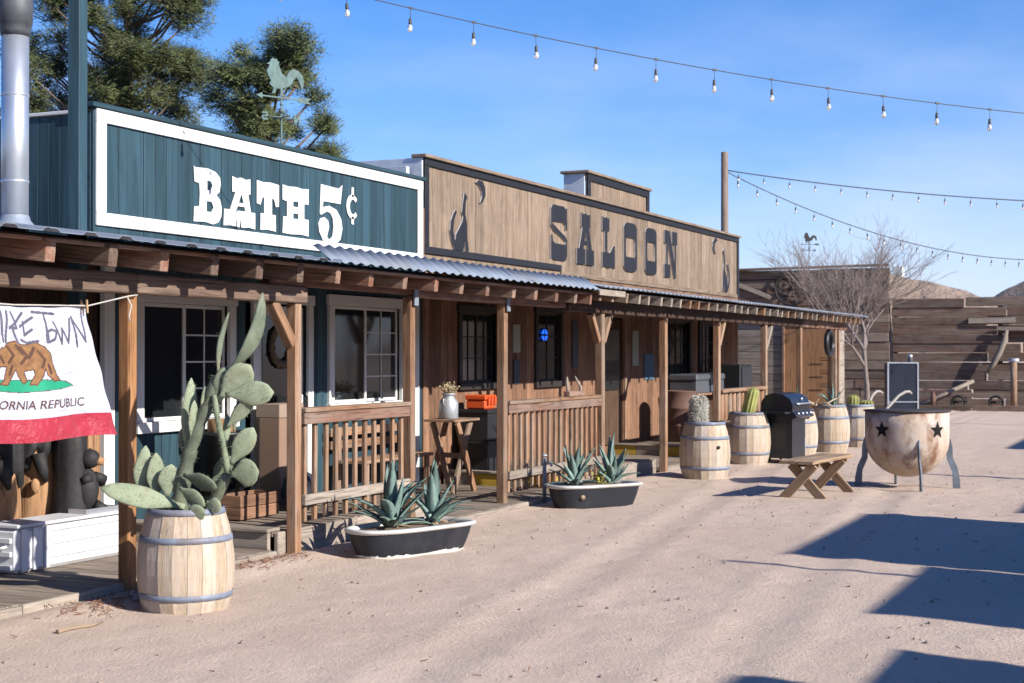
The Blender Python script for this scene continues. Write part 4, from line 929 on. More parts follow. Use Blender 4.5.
# ------------------------------------------------------------------ bathtub planters
def tub(label, x, y, rz, L_, W_, h, hole=False):
    t_ = thing('bathtub', label, 'bathtub', (x, y, 0), rz, 'bathtub planters sunk in the sand')
    def outline(sx_, sy, k):
        pts = []
        for q in range(44):
            a = 2*math.pi*q/44; c, s_ = math.cos(a), math.sin(a)
            e = .5 if c < 0 else .32           # one end rounder than the other
            pts.append((sx_*math.copysign(abs(c)**e if c > 0 else abs(c)**.8, c), sy*math.copysign(abs(s_)**(.55 if c > 0 else .8), s_), k))
        return pts
    def loft(rings, smooth=True, cap=None):
        mb = MB(); n = 44; vs = [p for r_ in rings for p in r_]; fs = [(i*n+q, i*n+(q+1) % n, (i+1)*n+(q+1) % n, (i+1)*n+q) for i in range(len(rings)-1) for q in range(n)]
        if cap == 'end': fs.append(tuple(range((len(rings)-1)*n, len(rings)*n)))
        return mb.add(vs, fs, smooth)
    a, b = L_/2, W_/2
    loft([outline(a*.74, b*.66, -.1), outline(a*.82, b*.74, 0), outline(a*.90, b*.83, h*.5), outline(a*.95, b*.89, h-.02)]).build('body', TUBBL, t_, None, True)
    loft([outline(a*.955, b*.895, h-.025), outline(a*.99, b*.975, h-.014), outline(a*1.0, b*1.0, h), outline(a*.99, b*.975, h+.012), outline(a*.95, b*.9, h+.018), outline(a*.91, b*.84, h), outline(a*.89, b*.8, h-.12)]).build('rim', ENAMEL, t_, None, True)
    loft([outline(a*.925, b*.855, h-.022), outline(a*.5, b*.5, h-.005), outline(a*.05, b*.05, h+.01)], True, 'end').build('soil', SOIL, t_, None, True)
    hs_ = [.004+.03*random.random()**2 for q in range(44)]; o1 = outline(a*.80, b*.72, -.04); o2 = outline(a*.835, b*.757, 0); o3 = outline(a*.842, b*.764, 0)
    if not hole: loft([o1, [(x*1.02, y*1.02, -.02) for x, y, z in o1], [(x, y, hs_[q]+.012) for q, (x, y, z) in enumerate(o3)], [(x*.985, y*.985, hs_[q]+.015) for q, (x, y, z) in enumerate(o2)]], False).build('mineral_crust', plain('white_mineral_crust', (.62, .58, .54), .95), t_, None, True)
    if hole: MB().lathe([(0.0, 0), (.028, 0), (.03, .01), (0, .012)], 14).build('overflow_plate', plain('rusty_brass', (.3, .22, .15), .6, .3), t_, Matrix.Translation((-a*.52, -b*.755, h*.52)) @ Rx(math.pi/2+.1) @ Ry(R(-16)), True)
    return t_
tub('near cast iron bathtub planter with black sides and white rim', 11.18, 6.10, R(-17), 1.28, .64, .23)
tub('farther cast iron bathtub planter with a round overflow plate', 15.48, 6.10, R(-32), 1.16, .60, .24, True)
def heap(label, x, y, L_, W_, rz, h):
    pass

# ------------------------------------------------------------------ carved bears and white case under the flag
CARV = wood('carved_pale_wood', (.30, .15, .07), (.55, .33, .18), 'Z', .1, stain=.3); BEARBK = plain('charred_black_wood', (.022, .021, .023), .7, 0, .4, 20, .8)
def bear_log(label, x, y, h, r, seed, climber):
    rs = random.Random(seed); b = thing('carved_bear_log', label, 'carving', (x, y, .07))
    n = 20; prof = []; mb = MB(); vs = []; ph = rs.uniform(0, 6)
    for i in range(9):
        z = h*i/8; k = 1.18-.3*i/8+.05*math.sin(i*2+ph)
        for q in range(n): a = 2*math.pi*q/n; rr = r*k*(1+.07*math.sin(3*a+ph)+.05*math.sin(7*a+i*.3)); vs.append((rr*math.cos(a), rr*math.sin(a), z))
    mb.add(vs, [(i*n+q, i*n+(q+1) % n, (i+1)*n+(q+1) % n, (i+1)*n+q) for i in range(8) for q in range(n)]+[tuple(range(8*n, 9*n))], True).build('log', CARV if not climber else BEARBK, b, None, True)
    if climber:      # cub hugging the trunk
        c = MB(); f = (r*.75, -r*.9)
        c.blob((f[0]*.5, f[1], h*.53), (.095, .09, .17), 16, 12, .02); c.blob((f[0]*.6, f[1]-.02, h*.76), (.08, .08, .078), 14, 10, .015)
        for s_ in (-1, 1): c.blob((f[0]*.6+s_*.045, f[1]+.02, h*.76+.062), (.02, .014, .02), 8, 6)
        c.tube([(f[0]*.8, f[1]-.05, h*.62), (f[0]*1.6, f[1]-.07, h*.60), (f[0]*1.9, f[1]-.03, h*.55)], [.045, .04, .028], 8); c.tube([(f[0]*.7, f[1]-.06, h*.40), (f[0]*1.5, f[1]-.1, h*.36), (f[0]*1.7, f[1]-.06, h*.27)], [.055, .045, .032], 8)
        c.tube([(f[0]*.2, f[1]-.05, h*.62), (-f[0]*.5, f[1]-.04, h*.60)], [.045, .03], 8)
        o = c.build('bear_cub', BEARBK, b, None, True)
        MB().tube([(f[0]*.75, f[1]-.05, h*.75), (f[0]*1.25, f[1]-.11, h*.735)], [.045, .028], 10).build('muzzle', CARV, o, WM[b])
    else:            # burnt bear climbing down from the top
        c = MB(); n = 40; vs = []
        for i in range(4):
            for q in range(n):
                a = 2*math.pi*q/n; low = h*.70+.10*math.sin(a*2+ph)+.05*math.sin(a*7)+.03*(q % 2); z = (low, low+.03, h*.9, h*1.06)[i]; rr = r*(.99, 1.22, 1.2, .7)[i]*(1+.05*math.sin(9*a)+.04*math.sin(3*a+ph)); vs.append((rr*math.cos(a), rr*math.sin(a), z))
        c.add(vs, [(i*n+q, i*n+(q+1) % n, (i+1)*n+(q+1) % n, (i+1)*n+q) for i in range(3) for q in range(n)]+[tuple(range(3*n, 4*n))], True)
        c.tube([(-r*.9, -r*.9, h*.8), (-r*.75, -r*1.1, h*.66), (-r*.5, -r*1.05, h*.58)], [.06, .045, .02], 8); c.build('bear', BEARBK, b, None, True)
        MB().blob((-r*1.0, -r*.75, h*.55), (.04, .035, .06), 8, 6, .1).build('ear', CARV, b, None, True)
    return b
bear_log('pale carved log with a black bear under the flag, at the left frame edge', 8.82, 8.42, 1.02, .15, 1, False)
bear_log('pale carved log with a black bear hanging head down, middle of three', 9.27, 8.46, 1.05, .14, 2, False)
bear_log('black burnt log with a carved black cub hugging it', 9.33, 8.16, 1.04, .13, 3, True)
fr = thing('wood_plank', 'pale upright plank leaning behind the carved cub', 'plank', (10.0, 8.5, .07)); span('board', CARV, fr, 9.92, 10.08, 8.50, 8.54, .07, 1.4)
WC = plain('white_case_plastic', (.72, .72, .75), .5, 0, .06, 6, .1, dirt=(.5, .47, .45))
ca = thing('storage_case', 'long white ribbed plastic storage case on the boardwalk', 'case', (8.9, 8.0, .07))
body = span('body', WC, ca, 8.40, 9.72, 7.86, 8.17, .075, .41, .03)
for x in (8.46, 8.58, 8.70): span('rib', WC, body, x-.022, x+.022, 7.835, 7.859, .09, .405, .01)
for z in (.16, .26, .36): span('groove', plain('case_seam', (.45, .45, .5), .6), body, 8.76, 9.71, 7.853, 7.859, z-.004, z+.004, .001)
span('lid', WC, ca, 8.40, 9.72, 7.85, 8.18, .412, .437, .012)
for z in (.12, .22, .32): span('rib', WC, body, 8.374, 8.398, 7.90, 8.13, z-.02, z+.02, .008)
MB().tube([(8.372, 7.93, .28), (8.33, 7.95, .27), (8.33, 8.08, .27), (8.372, 8.10, .28)], .012, 6).build('handle', WC, ca)
pt = thing('metal_tray', 'small silver tray on the white storage case', 'tray', (9.35, 8.0, .438)); MB().box(9.2, 9.6, 7.9, 8.08, .438, .45).box(9.2, 9.6, 7.9, 7.91, .45, .475).box(9.2, 9.6, 8.07, 8.08, .45, .475).box(9.2, 9.21, 7.911, 8.069, .45, .475).box(9.59, 9.6, 7.911, 8.069, .45, .475).build('tray', STEEL, pt)

# ------------------------------------------------------------------ clutter on the porch
bx = thing('cardboard_box', 'tall tan cardboard box standing by the white door', 'box', (12.55, 8.38, .2))
b_ = span('carton', CARD, bx, 12.40, 12.62, 8.22, 8.46, .203, 1.06, .006); span('carton', CARD, bx, 12.66, 12.92, 8.26, 8.5, .203, 1.04, .006)
span('flap', plain('cardboard_pale', (.32, .235, .18), .9, 0, .06, 3), b_, 12.40, 12.93, 8.22, 8.5, 1.064, 1.2, .004)
tr = thing('trash_bin', 'black plastic bin on the raised deck behind the prickly pear', 'bin', (11.55, 8.25, .2))
MB().lathe([(.19, .203), (.24, .93), (.265, .94), (.265, .97), (.24, .975), (.22, .95), (.2, .9)], 20, True).build('body', BLKPL, tr, Matrix.Translation((11.55, 8.3, 0)))
stp = thing('wood_stump', 'cut reddish log set in the top of the black bin', 'log', (11.55, 8.3, .9)); MB().lathe([(.13, .9), (.135, 1.05), (.12, 1.09)], 14).build('log', CARV, stp, Matrix.Translation((11.52, 8.28, 0)))
kx = thing('wooden_crate', 'low brown wooden crate beside the black bin', 'crate', (11.2, 8.0, .2))
for z in (.265, .375): span('slat', BROWN('X'), kx, 11.05, 11.62, 7.72, 7.74, z-.052, z+.052); span('slat', BROWN('X'), kx, 11.05, 11.62, 7.98, 8.0, z-.052, z+.052); span('slat', BROWN('Y'), kx, 11.03, 11.05, 7.72, 8.0, z-.052, z+.052); span('slat', BROWN('Y'), kx, 11.62, 11.64, 7.72, 8.0, z-.052, z+.052)
for (x, y, r_, lb, m_) in ((12.05, 7.75, .17, 'black bag slumped on the deck beside the crate', BLKPL), (12.35, 7.95, .2, 'dark blue bag slumped against the cardboard box', plain('navy_bag', (.03, .04, .065), .7, 0, .2, 10, .5))):
    bg_ = MB().blob((0, 0, r_*.85), (r_*1.05, r_*.8, r_*.95), 16, 10, .07); bg_.tube([(-.04, 0, r_*1.7), (0, .01, r_*1.9), (.05, 0, r_*1.68)], .02, 6)
    tag(bg_.build('bag', m_, None, Matrix.Translation((x, y, .2))), lb, 'bag')
# bench behind the first railing
bn = thing('porch_bench', 'wooden slat bench against the green wall under the right window', 'bench', (14.6, 8.3, .1))
for y in (8.15, 8.29, 8.43): span('seat_slat', POST('X'), bn, 13.85, 15.45, y-.06, y+.06, .51, .545)
for z in (.70, .84): span('back_slat', POST('X'), bn, 13.85, 15.45, 8.51, 8.535, z-.045, z+.045)
for x in (13.95, 15.35):
    for y in (8.13, 8.48): span('leg', POST('Z'), bn, x-.035, x+.035, y-.02, y+.02, .075, .508 if y < 8.3 else .9)
# cross-legged table, milk can
tb = thing('cross_leg_table', 'small wooden side table with crossed legs against the saloon wall', 'table', (15.65, 8.0, .06))
for y in (7.82, 7.96, 8.10): span('top_board', POST('X'), tb, 15.34, 16.0, y-.066, y+.066, .905, .935)
for y in (7.80, 8.12):
    for s_ in (-1, 1): beam('leg', POST('X'), tb, (15.66-s_*.24, y+s_*.022, .065), (15.66+s_*.22, y+s_*.022, .9), .038, .085)
beam('stretcher', POST('X'), tb, (15.66, 7.846, .5), (15.66, 8.076, .5), .06, .06)
GAL = plain('galvanised_can', (.50, .53, .57), .5, .5, .12, 6, .1, dirt=(.35, .33, .31))
mk = thing('milk_can', 'galvanised milk can with dried flowers on the cross legged table', 'milk can', (15.56, 7.95, .937))
MB().lathe([(.105, 0), (.115, .01), (.115, .18), (.105, .21), (.07, .25), (.065, .275), (.085, .285), (.085, .30), (.065, .30), (.055, .25)], 24).build('can', GAL, mk, None, True)
for s_ in (-1, 1): MB().tube([(s_*.09, 0, .225), (s_*.135, 0, .24), (s_*.135, 0, .18), (s_*.112, 0, .15)], .008, 6).build('handle', GAL, mk, None, True)
df = MB()
for k in range(110):
    a = random.uniform(0, 6.28); l = random.uniform(.05, .16); tl = random.uniform(0, .9); p = Vector((.03*math.cos(a), .03*math.sin(a), .28)); e = p+Vector((math.cos(a)*math.sin(tl), math.sin(a)*math.sin(tl), math.cos(tl)))*l
    df.tube([p, e], [.002, .0015], 3, False)
    if k % 2: df.blob(e, (.012, .012, .012), 5, 3, .3)
tag(df.build('dried_flowers', plain('dried_flower', (.45, .36, .22), .95, 0, .3, 30), None, WM[mk]), 'dried tan flowers standing in the milk can', 'flowers')
for q, (z0, z1) in enumerate(((.205, .58), (.60, .98))):
    c_ = thing('storage_tote', ('lower', 'upper')[q]+' black storage tote stacked by the saloon wall', 'tote', (17.15, 8.3, z0))
    MB().box(16.98, 17.5, 8.12, 8.52, z0, z1-.04).build('body', BLKPL, c_); span('lid', BLKPL, c_, 16.96, 17.52, 8.10, 8.54, z1-.038, z1+.012, .012)
ol = thing('orange_case', 'bright orange ribbed plastic case on top of the black totes', 'case', (17.02, 8.3, .992))
ORG = plain('orange_plastic', (.75, .10, .02), .45, 0, .06)
ob_ = span('body', ORG, ol, 17.0, 17.30, 8.16, 8.44, .994, 1.11, .02); span('lid', ORG, ol, 16.99, 17.31, 8.15, 8.45, 1.112, 1.175, .02)
for x in (17.06, 17.15, 17.24): span('latch', ORG, ob_, x-.02, x+.02, 8.125, 8.148, 1.05, 1.16, .006)
# tyre-like dark pot and spigot
sp_ = thing('water_spigot', 'thin grey standpipe tap beside the second railing', 'spigot', (15.42, 6.78, 0))
MB().tube([(15.42, 6.66, -.05), (15.42, 6.66, .52)], .024, 8).build('pipe', plain('grey_pvc', (.22, .24, .28), .6), sp_); MB().tube([(15.42, 6.66, .47), (15.40, 6.58, .47), (15.40, 6.56, .43)], .016, 8).blob((15.42, 6.66, .55), (.035, .035, .018), 10, 6).build('tap', GAL, sp_)
ho = thing('old_hames', 'pair of curved pale wooden hames standing on the second railing', 'hames', (16.9, YP, 1.18))
for s_ in (-1, 1): MB().tube([(16.9+s_*.2, YP, 1.183), (16.9+s_*.21, YP, 1.29), (16.9+s_*.13-.1, YP, 1.42)], [.022, .02, .012], 8).build('hame', GREYW('Z'), ho)
span('block', REDW('X'), ho, 16.66, 17.14, YP-.04, YP+.04, 1.183, 1.245)
# far porch: drum, metal chest, speaker box, barbecue
RUST = plain('rusty_brown_drum', (.16, .085, .065), .75, .1, .25, 5, .2, dirt=(.09, .06, .055))
dm = thing('steel_drum', 'rusty brown steel drum on the deck left of the metal chest', 'drum', (24.3, 7.9, .2))
MB().lathe([(.29, .205), (.29, .47), (.305, .485), (.29, .5), (.29, .76), (.305, .775), (.29, .79), (.29, 1.05), (.3, 1.07), (.27, 1.07), (.265, 1.04)], 28).build('shell', RUST, dm, Matrix.Translation((24.3, 7.95, 0)))
GRY = plain('grey_metal_box', (.13, .14, .16), .5, .4, .1, 5)
mc = thing('metal_chest', 'dark grey metal chest standing on a wooden stand by the saloon wall', 'chest', (25.9, 8.2, .2))
span('body', GRY, mc, 25.2, 26.9, 7.95, 8.45, 1.0, 1.22, .01); span('lid', GRY, mc, 25.18, 26.92, 7.93, 8.47, 1.222, 1.34, .03); span('latch', BLKPL, mc, 25.95, 26.1, 7.90, 7.928, 1.14, 1.28, .006)
for x in (25.3, 26.8): span('stand_leg', POST('Z'), mc, x-.05, x+.05, 8.0, 8.4, .203, .96)
span('stand_top', POST('X'), mc, 25.1, 27.0, 7.9, 8.5, .962, .998)
bk = thing('black_cabinet', 'black upright cabinet near the far end of the saloon porch', 'cabinet', (27.9, 8.1, .2)); span('body', BLKPL, bk, 27.5, 28.3, 7.8, 8.45, .205, 1.5, .02); span('door', plain('cabinet_door', (.03, .035, .045), .35), bk, 27.56, 28.24, 7.778, 7.798, .25, 1.45, .01)
gr = thing('barbecue_grill', 'black barbecue grill with domed lid standing between the barrels', 'grill', (23.2, 5.85, 0), R(-6)); I4 = Matrix.Identity(4)
BBQ = plain('barbecue_enamel', (.018, .020, .026), .3, 0, .2, 5, .05)
def gpart(name, mb, m_, par=None): return mb.build(name, m_, gr if par is None else par, WM[gr])
gpart('cabinet', MB().box(-.30, .30, -.22, .22, .06, .66), BBQ); gpart('firebox', MB().box(-.40, .40, -.26, .26, .662, .80), BBQ)
ld = MB(); prof = [(-.26, .802), (-.27, .90), (-.22, 1.0), (-.1, 1.07), (.05, 1.09), (.18, 1.05), (.25, .95), (.26, .802)]; n = len(prof)
ld.add([(x, y, z) for x in (-.40, .40) for y, z in prof], [tuple(range(n)), tuple(range(2*n-1, n-1, -1))]+[(q, q+n, q+n+1, q+1) for q in range(n-1)], False); lo = gpart('lid', ld, BBQ)
gpart('handle', MB().tube([(-.28, -.26, .93), (-.28, -.31, .92), (.28, -.31, .92), (.28, -.26, .93)], .014, 8), STEEL, lo); gpart('thermometer', MB().lathe([(0, 0), (.035, 0), (.035, .01), (0, .012)], 14).mesh('d') and MB().blob((0, -.275, .99), (.03, .012, .03), 10, 6), STEEL, lo)
cp = gpart('control_panel', MB().add([(-.4, -.34, .72), (.4, -.34, .72), (.4, -.262, .80), (-.4, -.262, .80), (-.4, -.262, .68), (.4, -.262, .68)], [(0, 1, 2, 3), (1, 0, 4, 5), (0, 3, 4), (1, 5, 2)]), BBQ)
for x in (-.28, -.09, .09, .28): gpart('knob', MB().blob((x, -.315, .765), (.025, .025, .025), 10, 6), STEEL, cp)
for s_ in (-1, 1): gpart('side_shelf', MB().box(*sorted((s_*.402, s_*.68)), -.24, .2, .775, .80), BBQ)
for x in (-.25, .25):
    for y in (-.17, .17): gpart('caster', MB().lathe([(.028, -.015), (.03, 0), (.028, .015)], 12), BLKPL).matrix_basis = WM[gr] @ Matrix.Translation((x, y, .03)) @ Rx(math.pi/2)
tnk = gpart('gas_bottle', MB().lathe([(.08, .1), (.10, .14), (.10, .36), (.06, .42), (.03, .44)], 16, True, True, (.36, -.1)), plain('blue_white_bottle', (.30, .42, .50), .5))

# ------------------------------------------------------------------ bench and firepit in the street
sb = thing('street_bench', 'low wooden bench with crossed plank legs on the sand', 'bench', (17.75, 4.12, 0)); BW = wood('bench_wood', (.27, .17, .10), (.50, .36, .24), 'X', .12)
BWz = lambda: BW
DA = Vector((1.0, -.10, 0)).normalized(); DP = Vector((-DA.y, DA.x, 0)); C0 = Vector((17.72, 4.08, 0))
for s_ in (-1, 1): beam('seat_plank', BW, sb, C0-DA*.75+DP*s_*.105+Vector((0, 0, .44)), C0+DA*.75+DP*s_*.105+Vector((0, 0, .44)), .2, .04, .006)
for q in (-.52, .52):
    for s_ in (-1, 1): p = C0+DA*(q+s_*.024); beam('leg', BW, sb, p-DP*.24*s_+Vector((0, 0, -.01)), p+DP*.15*s_+Vector((0, 0, .405)), .04, .11, .005)
    beam('cleat', BW, sb, C0+DA*(q+.07)-DP*.18+Vector((0, 0, .395)), C0+DA*(q+.07)+DP*.18+Vector((0, 0, .395)), .04, .045)
def mat_pit():
    m = N('fire_stained_steel'); a = m.noise(m.coords(rnd=False), 2.3, 7, .7); b = m.noise(m.coords((1, 1, .6), rnd=False), 4.5, 6, .65); 
    k = m.ramp(a, [(.3, (.36, .26, .18)), (.48, (.44, .35, .28)), (.62, (.43, .39, .36)), (.78, (.33, .19, .11))]); k = m.mix(m.rng(b, .50, .66, 0, .9), k, (.17, .075, .035))
    m.color(k); m.set(Roughness=.75, Metallic=.05); m.bump(b, .2, .01); return m.m
PIT = mat_pit()
fpt = thing('firepit', 'large rust stained steel firepit bowl with star cutouts on bent legs', 'firepit', (19.35, 3.30, 0)); RP = .525
prof = [(.001, .13)]+[(RP*math.sin(R(a)), .13+.49*(1-math.cos(R(a)))) for a in (8, 16, 25, 35, 45, 55, 65, 75, 84, 90)]+[(RP, .80), (RP, .965)]+[(RP-.012, .966), (RP-.012, .80), (RP-.02, .62), (.3, .25), (.001, .18)]
MB().lathe(prof, 56, False).build('bowl', PIT, fpt, None, True)
MB().lathe([(.001, .967), (RP+.018, .968), (RP+.02, .982), (.3, .99), (.001, .995)], 56, False).build('lid', plain('sooty_rim', (.07, .055, .05), .7, .3, .3, 6), fpt, None, True)
STAR = [((.115 if k % 2 == 0 else .05)*math.sin(math.pi*k/5), (.115 if k % 2 == 0 else .05)*math.cos(math.pi*k/5)) for k in range(10)]
view = math.atan2(-3.3, -19.35)
for da in (-.62, .78, 2.2, -2.1, 3.6):
    A0 = view+da; f = lambda x, z, d, A0=A0: ((RP+.0015+d)*math.cos(A0+x/RP), (RP+.0015+d)*math.sin(A0+x/RP), .745+z)
    sm_ = MB(); nr = 5; sm_.add([f(x*q/nr, z*q/nr, .002) for q in range(1, nr+1) for x, z in [((a[0]*(1-w_)+b[0]*w_), (a[1]*(1-w_)+b[1]*w_)) for a, b in zip(STAR, STAR[1:]+STAR[:1]) for w_ in (0, .5)]]+[f(0, 0, .002)], [((q)*20+k, (q+1)*20+k, (q+1)*20+(k+1) % 20, q*20+(k+1) % 20) for q in range(nr-1) for k in range(20)]+[(k, (k+1) % 20, nr*20) for k in range(20)])
    sm_.build('star_plate', plain('hole_shade', (.008, .007, .007), 1), fpt, None, True)  # thin dark plates on the bowl, the shade inside star holes painted on
LEGM = plain('blued_steel_leg', (.20, .235, .28), .55, .4, .3, 4, .1, dirt=(.07, .06, .06))
for da in (1.62, -1.55, .28, -2.9):
    A0 = view+da; c_, s_ = math.cos(A0), math.sin(A0)
    LG = [(.50, .64), (.535, .62), (.56, .52), (.565, .38), (.62, .26), (.65, .10), (.655, -.03), (.565, -.03), (.555, .2), (.49, .36), (.485, .5)]
    flat_mesh([[LG]], .016, lambda r_, z, d, c_=c_, s_=s_: (r_*c_-(d-.008)*s_, r_*s_+(d-.008)*c_, z)).build('leg', LEGM, fpt, None, True)
# plough handles behind the firepit
ph = thing('walking_plough', 'old plough with two pale curved handles behind the firepit', 'plough', (28.9, 4.9, 0)); PW = GREYW('X')
for q, s_ in enumerate((-.14, .14)): MB().tube([(28.5, 5.6+s_, .3), (28.8, 5.48+s_*1.4, .66), (29.08, 5.36+s_*1.8, .90), (29.24, 5.29+s_*2, .97), (29.36, 5.24+s_*2, .97), (29.42, 5.21+s_*2, .93)], [.03, .03, .028, .027, .026, .024], 8).build('handle', plain('bleached_handle', (.36, .33, .29), .85), ph)
MB().tube([(27.95, 5.9, .7), (28.5, 5.6, .34), (29.0, 5.4, .22)], [.05, .05, .05], 8).build('beam', PW, ph); MB().add([(28.4, 5.6, .3), (28.9, 5.4, .3), (29.0, 5.4, -.03), (28.5, 5.7, -.03)], [(0, 1, 2, 3)]).box(28.5, 28.7, 5.55, 5.65, -.03, .34).build('share', RUST, ph)
dw = thing('driftwood', 'pale gnarled driftwood in the barrel next to the firepit', 'driftwood', (25.6, 5.85, .75))
for k in range(7): a = k*.9; MB().tube([(0, 0, -.03), (.12*math.cos(a), .12*math.sin(a), .08), (.24*math.cos(a+.3), .24*math.sin(a+.3), .06+.05*(k % 3)), (.3*math.cos(a+.6), .3*math.sin(a+.6), .14*(k % 2)+.04)], [.025, .022, .015, .006], 6).build('branch', plain('bone_wood', (.5, .4, .28), .9), dw, None, True)
sk = thing('twig_debris', 'dry twigs lying on the soil beside the woolly cactus', 'twigs', (19.75, 5.95, .70))
for k in range(6): a = k*1.1; MB().tube([(.02*k-.1, 0, .0), (.1*math.cos(a), .1*math.sin(a), .05), (.2*math.cos(a+.4), .2*math.sin(a+.4), .08)], [.014, .01, .004], 5).build('twig', GREYW('X'), sk, None, True)

# ------------------------------------------------------------------ far end: shed, timber wall, cabinet, relics, bare tree
shd = thing('plywood_shed', 'small shed with an orange tan plywood side past the porch end', 'shed', (34.2, 8.4, 0))
TERR = wood('orange_plywood', (.42, .21, .10), (.60, .33, .17), 'Z', .06, stain=.12, bump=.15)
for a, b in ((7.42, 7.98), (7.984, 8.6)): span('panel', TERR, shd, 34.0, 34.03, a, b, .02, 2.45)
for z in range(14): span('slat', GREYW('Y'), shd, 34.0, 34.03, 8.64, 10.2, .04+z*.172, .04+z*.172+.16)
for y in (7.35, 8.62): span('post', POST('Z'), shd, 33.96, 34.06, y-.035, y+.018, .0, 2.47)
span('roof', TIN, shd, 33.93, 34.8, 7.3, 10.3, 2.48, 2.52); span('side_wall', GREYW('X'), shd, 34.06, 34.7, 7.36, 7.42, 0, 2.47); span('rear_wall', GREYW('Y'), shd, 34.7, 34.76, 7.36, 10.2, 0, 2.47)
for z in (.95, 1.25, 1.55): MB().tube([(33.97, 7.55, z), (33.95, 7.56, z+.06), (33.95, 7.74, z+.06), (33.97, 7.75, z), (33.97, 7.55, z)], .008, 5).build('hook', IRON, shd)
hk = thing('horse_collar', 'black horse collar hanging from the end of the porch beam', 'horse collar', (31.0, 6.88, 1.6)); MB().tube([(31.0+.28*math.sin(a), YP-.02, 1.93+.24*math.cos(a)) for a in [2*math.pi*q/16 for q in range(17)]], .055, 8).build('collar', BLKPL, hk); MB().tube([(31.0, YP, 2.17), (31.0, YP, 2.23)], .01, 5).build('hook', IRON, hk)
TIES = [wood('railroad_tie_'+n_, d_, l_, 'X', .22, grey=g_, stain=.5) for n_, d_, l_, g_ in (('brown', (.085, .055, .042), (.22, .15, .115), (.20, .16, .135)), ('grey', (.125, .09, .068), (.30, .225, .175), (.25, .20, .16)), ('red', (.09, .055, .04), (.235, .145, .108), (.2, .155, .125)))]
def timber_wall(name, label, cat, a, b, h0, h1, rows, seed, lmin=2.2, lmax=4.2):
    rs = random.Random(seed); a = Vector(a); b = Vector(b); d = (b-a).normalized(); L_ = (b-a).length; nrm = Vector((d.y, -d.x, 0))
    if nrm.dot(-a) < 0: nrm = -nrm
    t_ = thing(name, label, cat, tuple((a+b)/2))
    for r_ in range(rows):
        x = 0
        while x < L_-.02:
            l = min(rs.uniform(lmin, lmax), L_-x); l = L_-x if L_-x-l < .5 else l; hh = h0+(h1-h0)*((x+l/2)/L_); rh = hh/rows
            o = a+d*(x+l/2)+nrm*rs.uniform(-.035, .035); z = rh*(r_+.5)+rs.uniform(-.012, .012)
            M = Matrix.Translation((o.x, o.y, z)) @ Rz(math.atan2(d.y, d.x)) @ Ry(rs.uniform(-.006, .006))
            link('timber', cbox_mesh(round(l-.03, 1) if l < L_ else l, .14, round(rh-.008, 3), .012), rs.choice(TIES), t_, M); x += l
    for q in range(int(L_/3.2)+1):
        o = a+d*min(L_-.1, q*3.2+.1)-nrm*.15; piece('support_post', TIES[0], t_, (o.x, o.y, h0/2), (.14, .14, h0-.1))
    return t_, a, d, nrm
TW, ta, td, tn = timber_wall('timber_wall', 'long wall of stacked weathered brown timbers across the far end', 'wall', (48.3, 8.7, 0), (49.9, -7.0, 0), 3.46, 3.62, 12, 5)
TBd, ba, bd, bn_ = timber_wall('timber_building', 'taller building front of weathered horizontal planks behind the porch end', 'building', (47.35, 17.5, 0), (48.2, 8.75, 0), 4.36, 4.5, 15, 6)
span('roof', plain('tar_roof', (.12, .11, .1), .95), TBd, 47.9, 54, 9.0, 17.4, 4.30, 4.36); span('side_wall', TIES[1], TBd, 48.4, 54, 8.8, 8.9, 0, 4.28); span('rear_wall', TIES[1], TBd, 54.0, 54.1, 8.8, 17.4, 0, 4.28)
beam('coping', TIES[0], TBd, (47.2, 17.5, 4.415), (48.05, 8.75, 4.555), .3, .07)
tag(span('white_chimney', WHITE('Z'), None, 52.0, 52.35, 9.0, 9.35, 4.3, 4.75, .02), 'small white chimney block behind the timber building corner', 'chimney')
def onw(s_, z, off=.12): p = ta+td*s_+tn*off; return (p.x, p.y, z)
def onb(s_, z, off=.12): p = ba+bd*s_+bn_*off; return (p.x, p.y, z)
wh = thing('spoked_iron_ring', 'dark iron wheel hung on the planks of the timber building', 'wheel', onb(5.7, 3.9)); cw = Vector(onb(5.7, 3.85, .18))
WHM = Matrix.Translation(cw) @ Rz(math.atan2(bd.y, bd.x))
MB().tube([(.55*math.cos(a), 0, .55*math.sin(a)) for a in [2*math.pi*q/28 for q in range(29)]], .035, 6).build('rim', IRON, wh, WHM); MB().blob((0, 0, 0), (.09, .1, .09), 10, 8).build('hub', IRON, wh, WHM)
for q in range(10): a = math.pi*2*q/10; MB().tube([(0, 0, 0), (.54*math.cos(a), 0, .54*math.sin(a))], .018, 5).build('spoke', TIES[0], wh, WHM)
tag(beam('hung_beam', GREYW('X'), None, onb(3.9, 4.0), onb(5.0, 3.55), .1, .14), 'weathered beam hung slanting on the timber building left of the wheel', 'beam')
tag(beam('hung_timber', GREYW('X'), None, onw(2.35, 2.74, .14), onw(3.75, 2.76, .14), .12, .17), 'grey timber hung level on the timber wall, the upper one', 'timber')
tag(beam('hung_timber', GREYW('X'), None, onw(3.2, 2.50, .22), onw(5.3, 2.47, .22), .1, .11), 'thin grey pole hung level on the timber wall, the lower one', 'timber')
tag(MB().tube([onw(3.5, 2.44, .25), onw(3.42, 2.1, .3), onw(3.28, 1.75, .32), onw(3.1, 1.4, .32), onw(2.9, 1.1, .3)], [.05, .09, .10, .09, .05], 8).build('curved_beam', GREYW('Z')), 'curved pale wooden beam hanging from the lower pole', 'beam')
tag(MB().tube([onw(.9, .1, 1.1), onw(2.5, .85, .3)], [.07, .06], 8).build('leaning_pole', GREYW('X')), 'pole leaning low against the timber wall', 'pole')
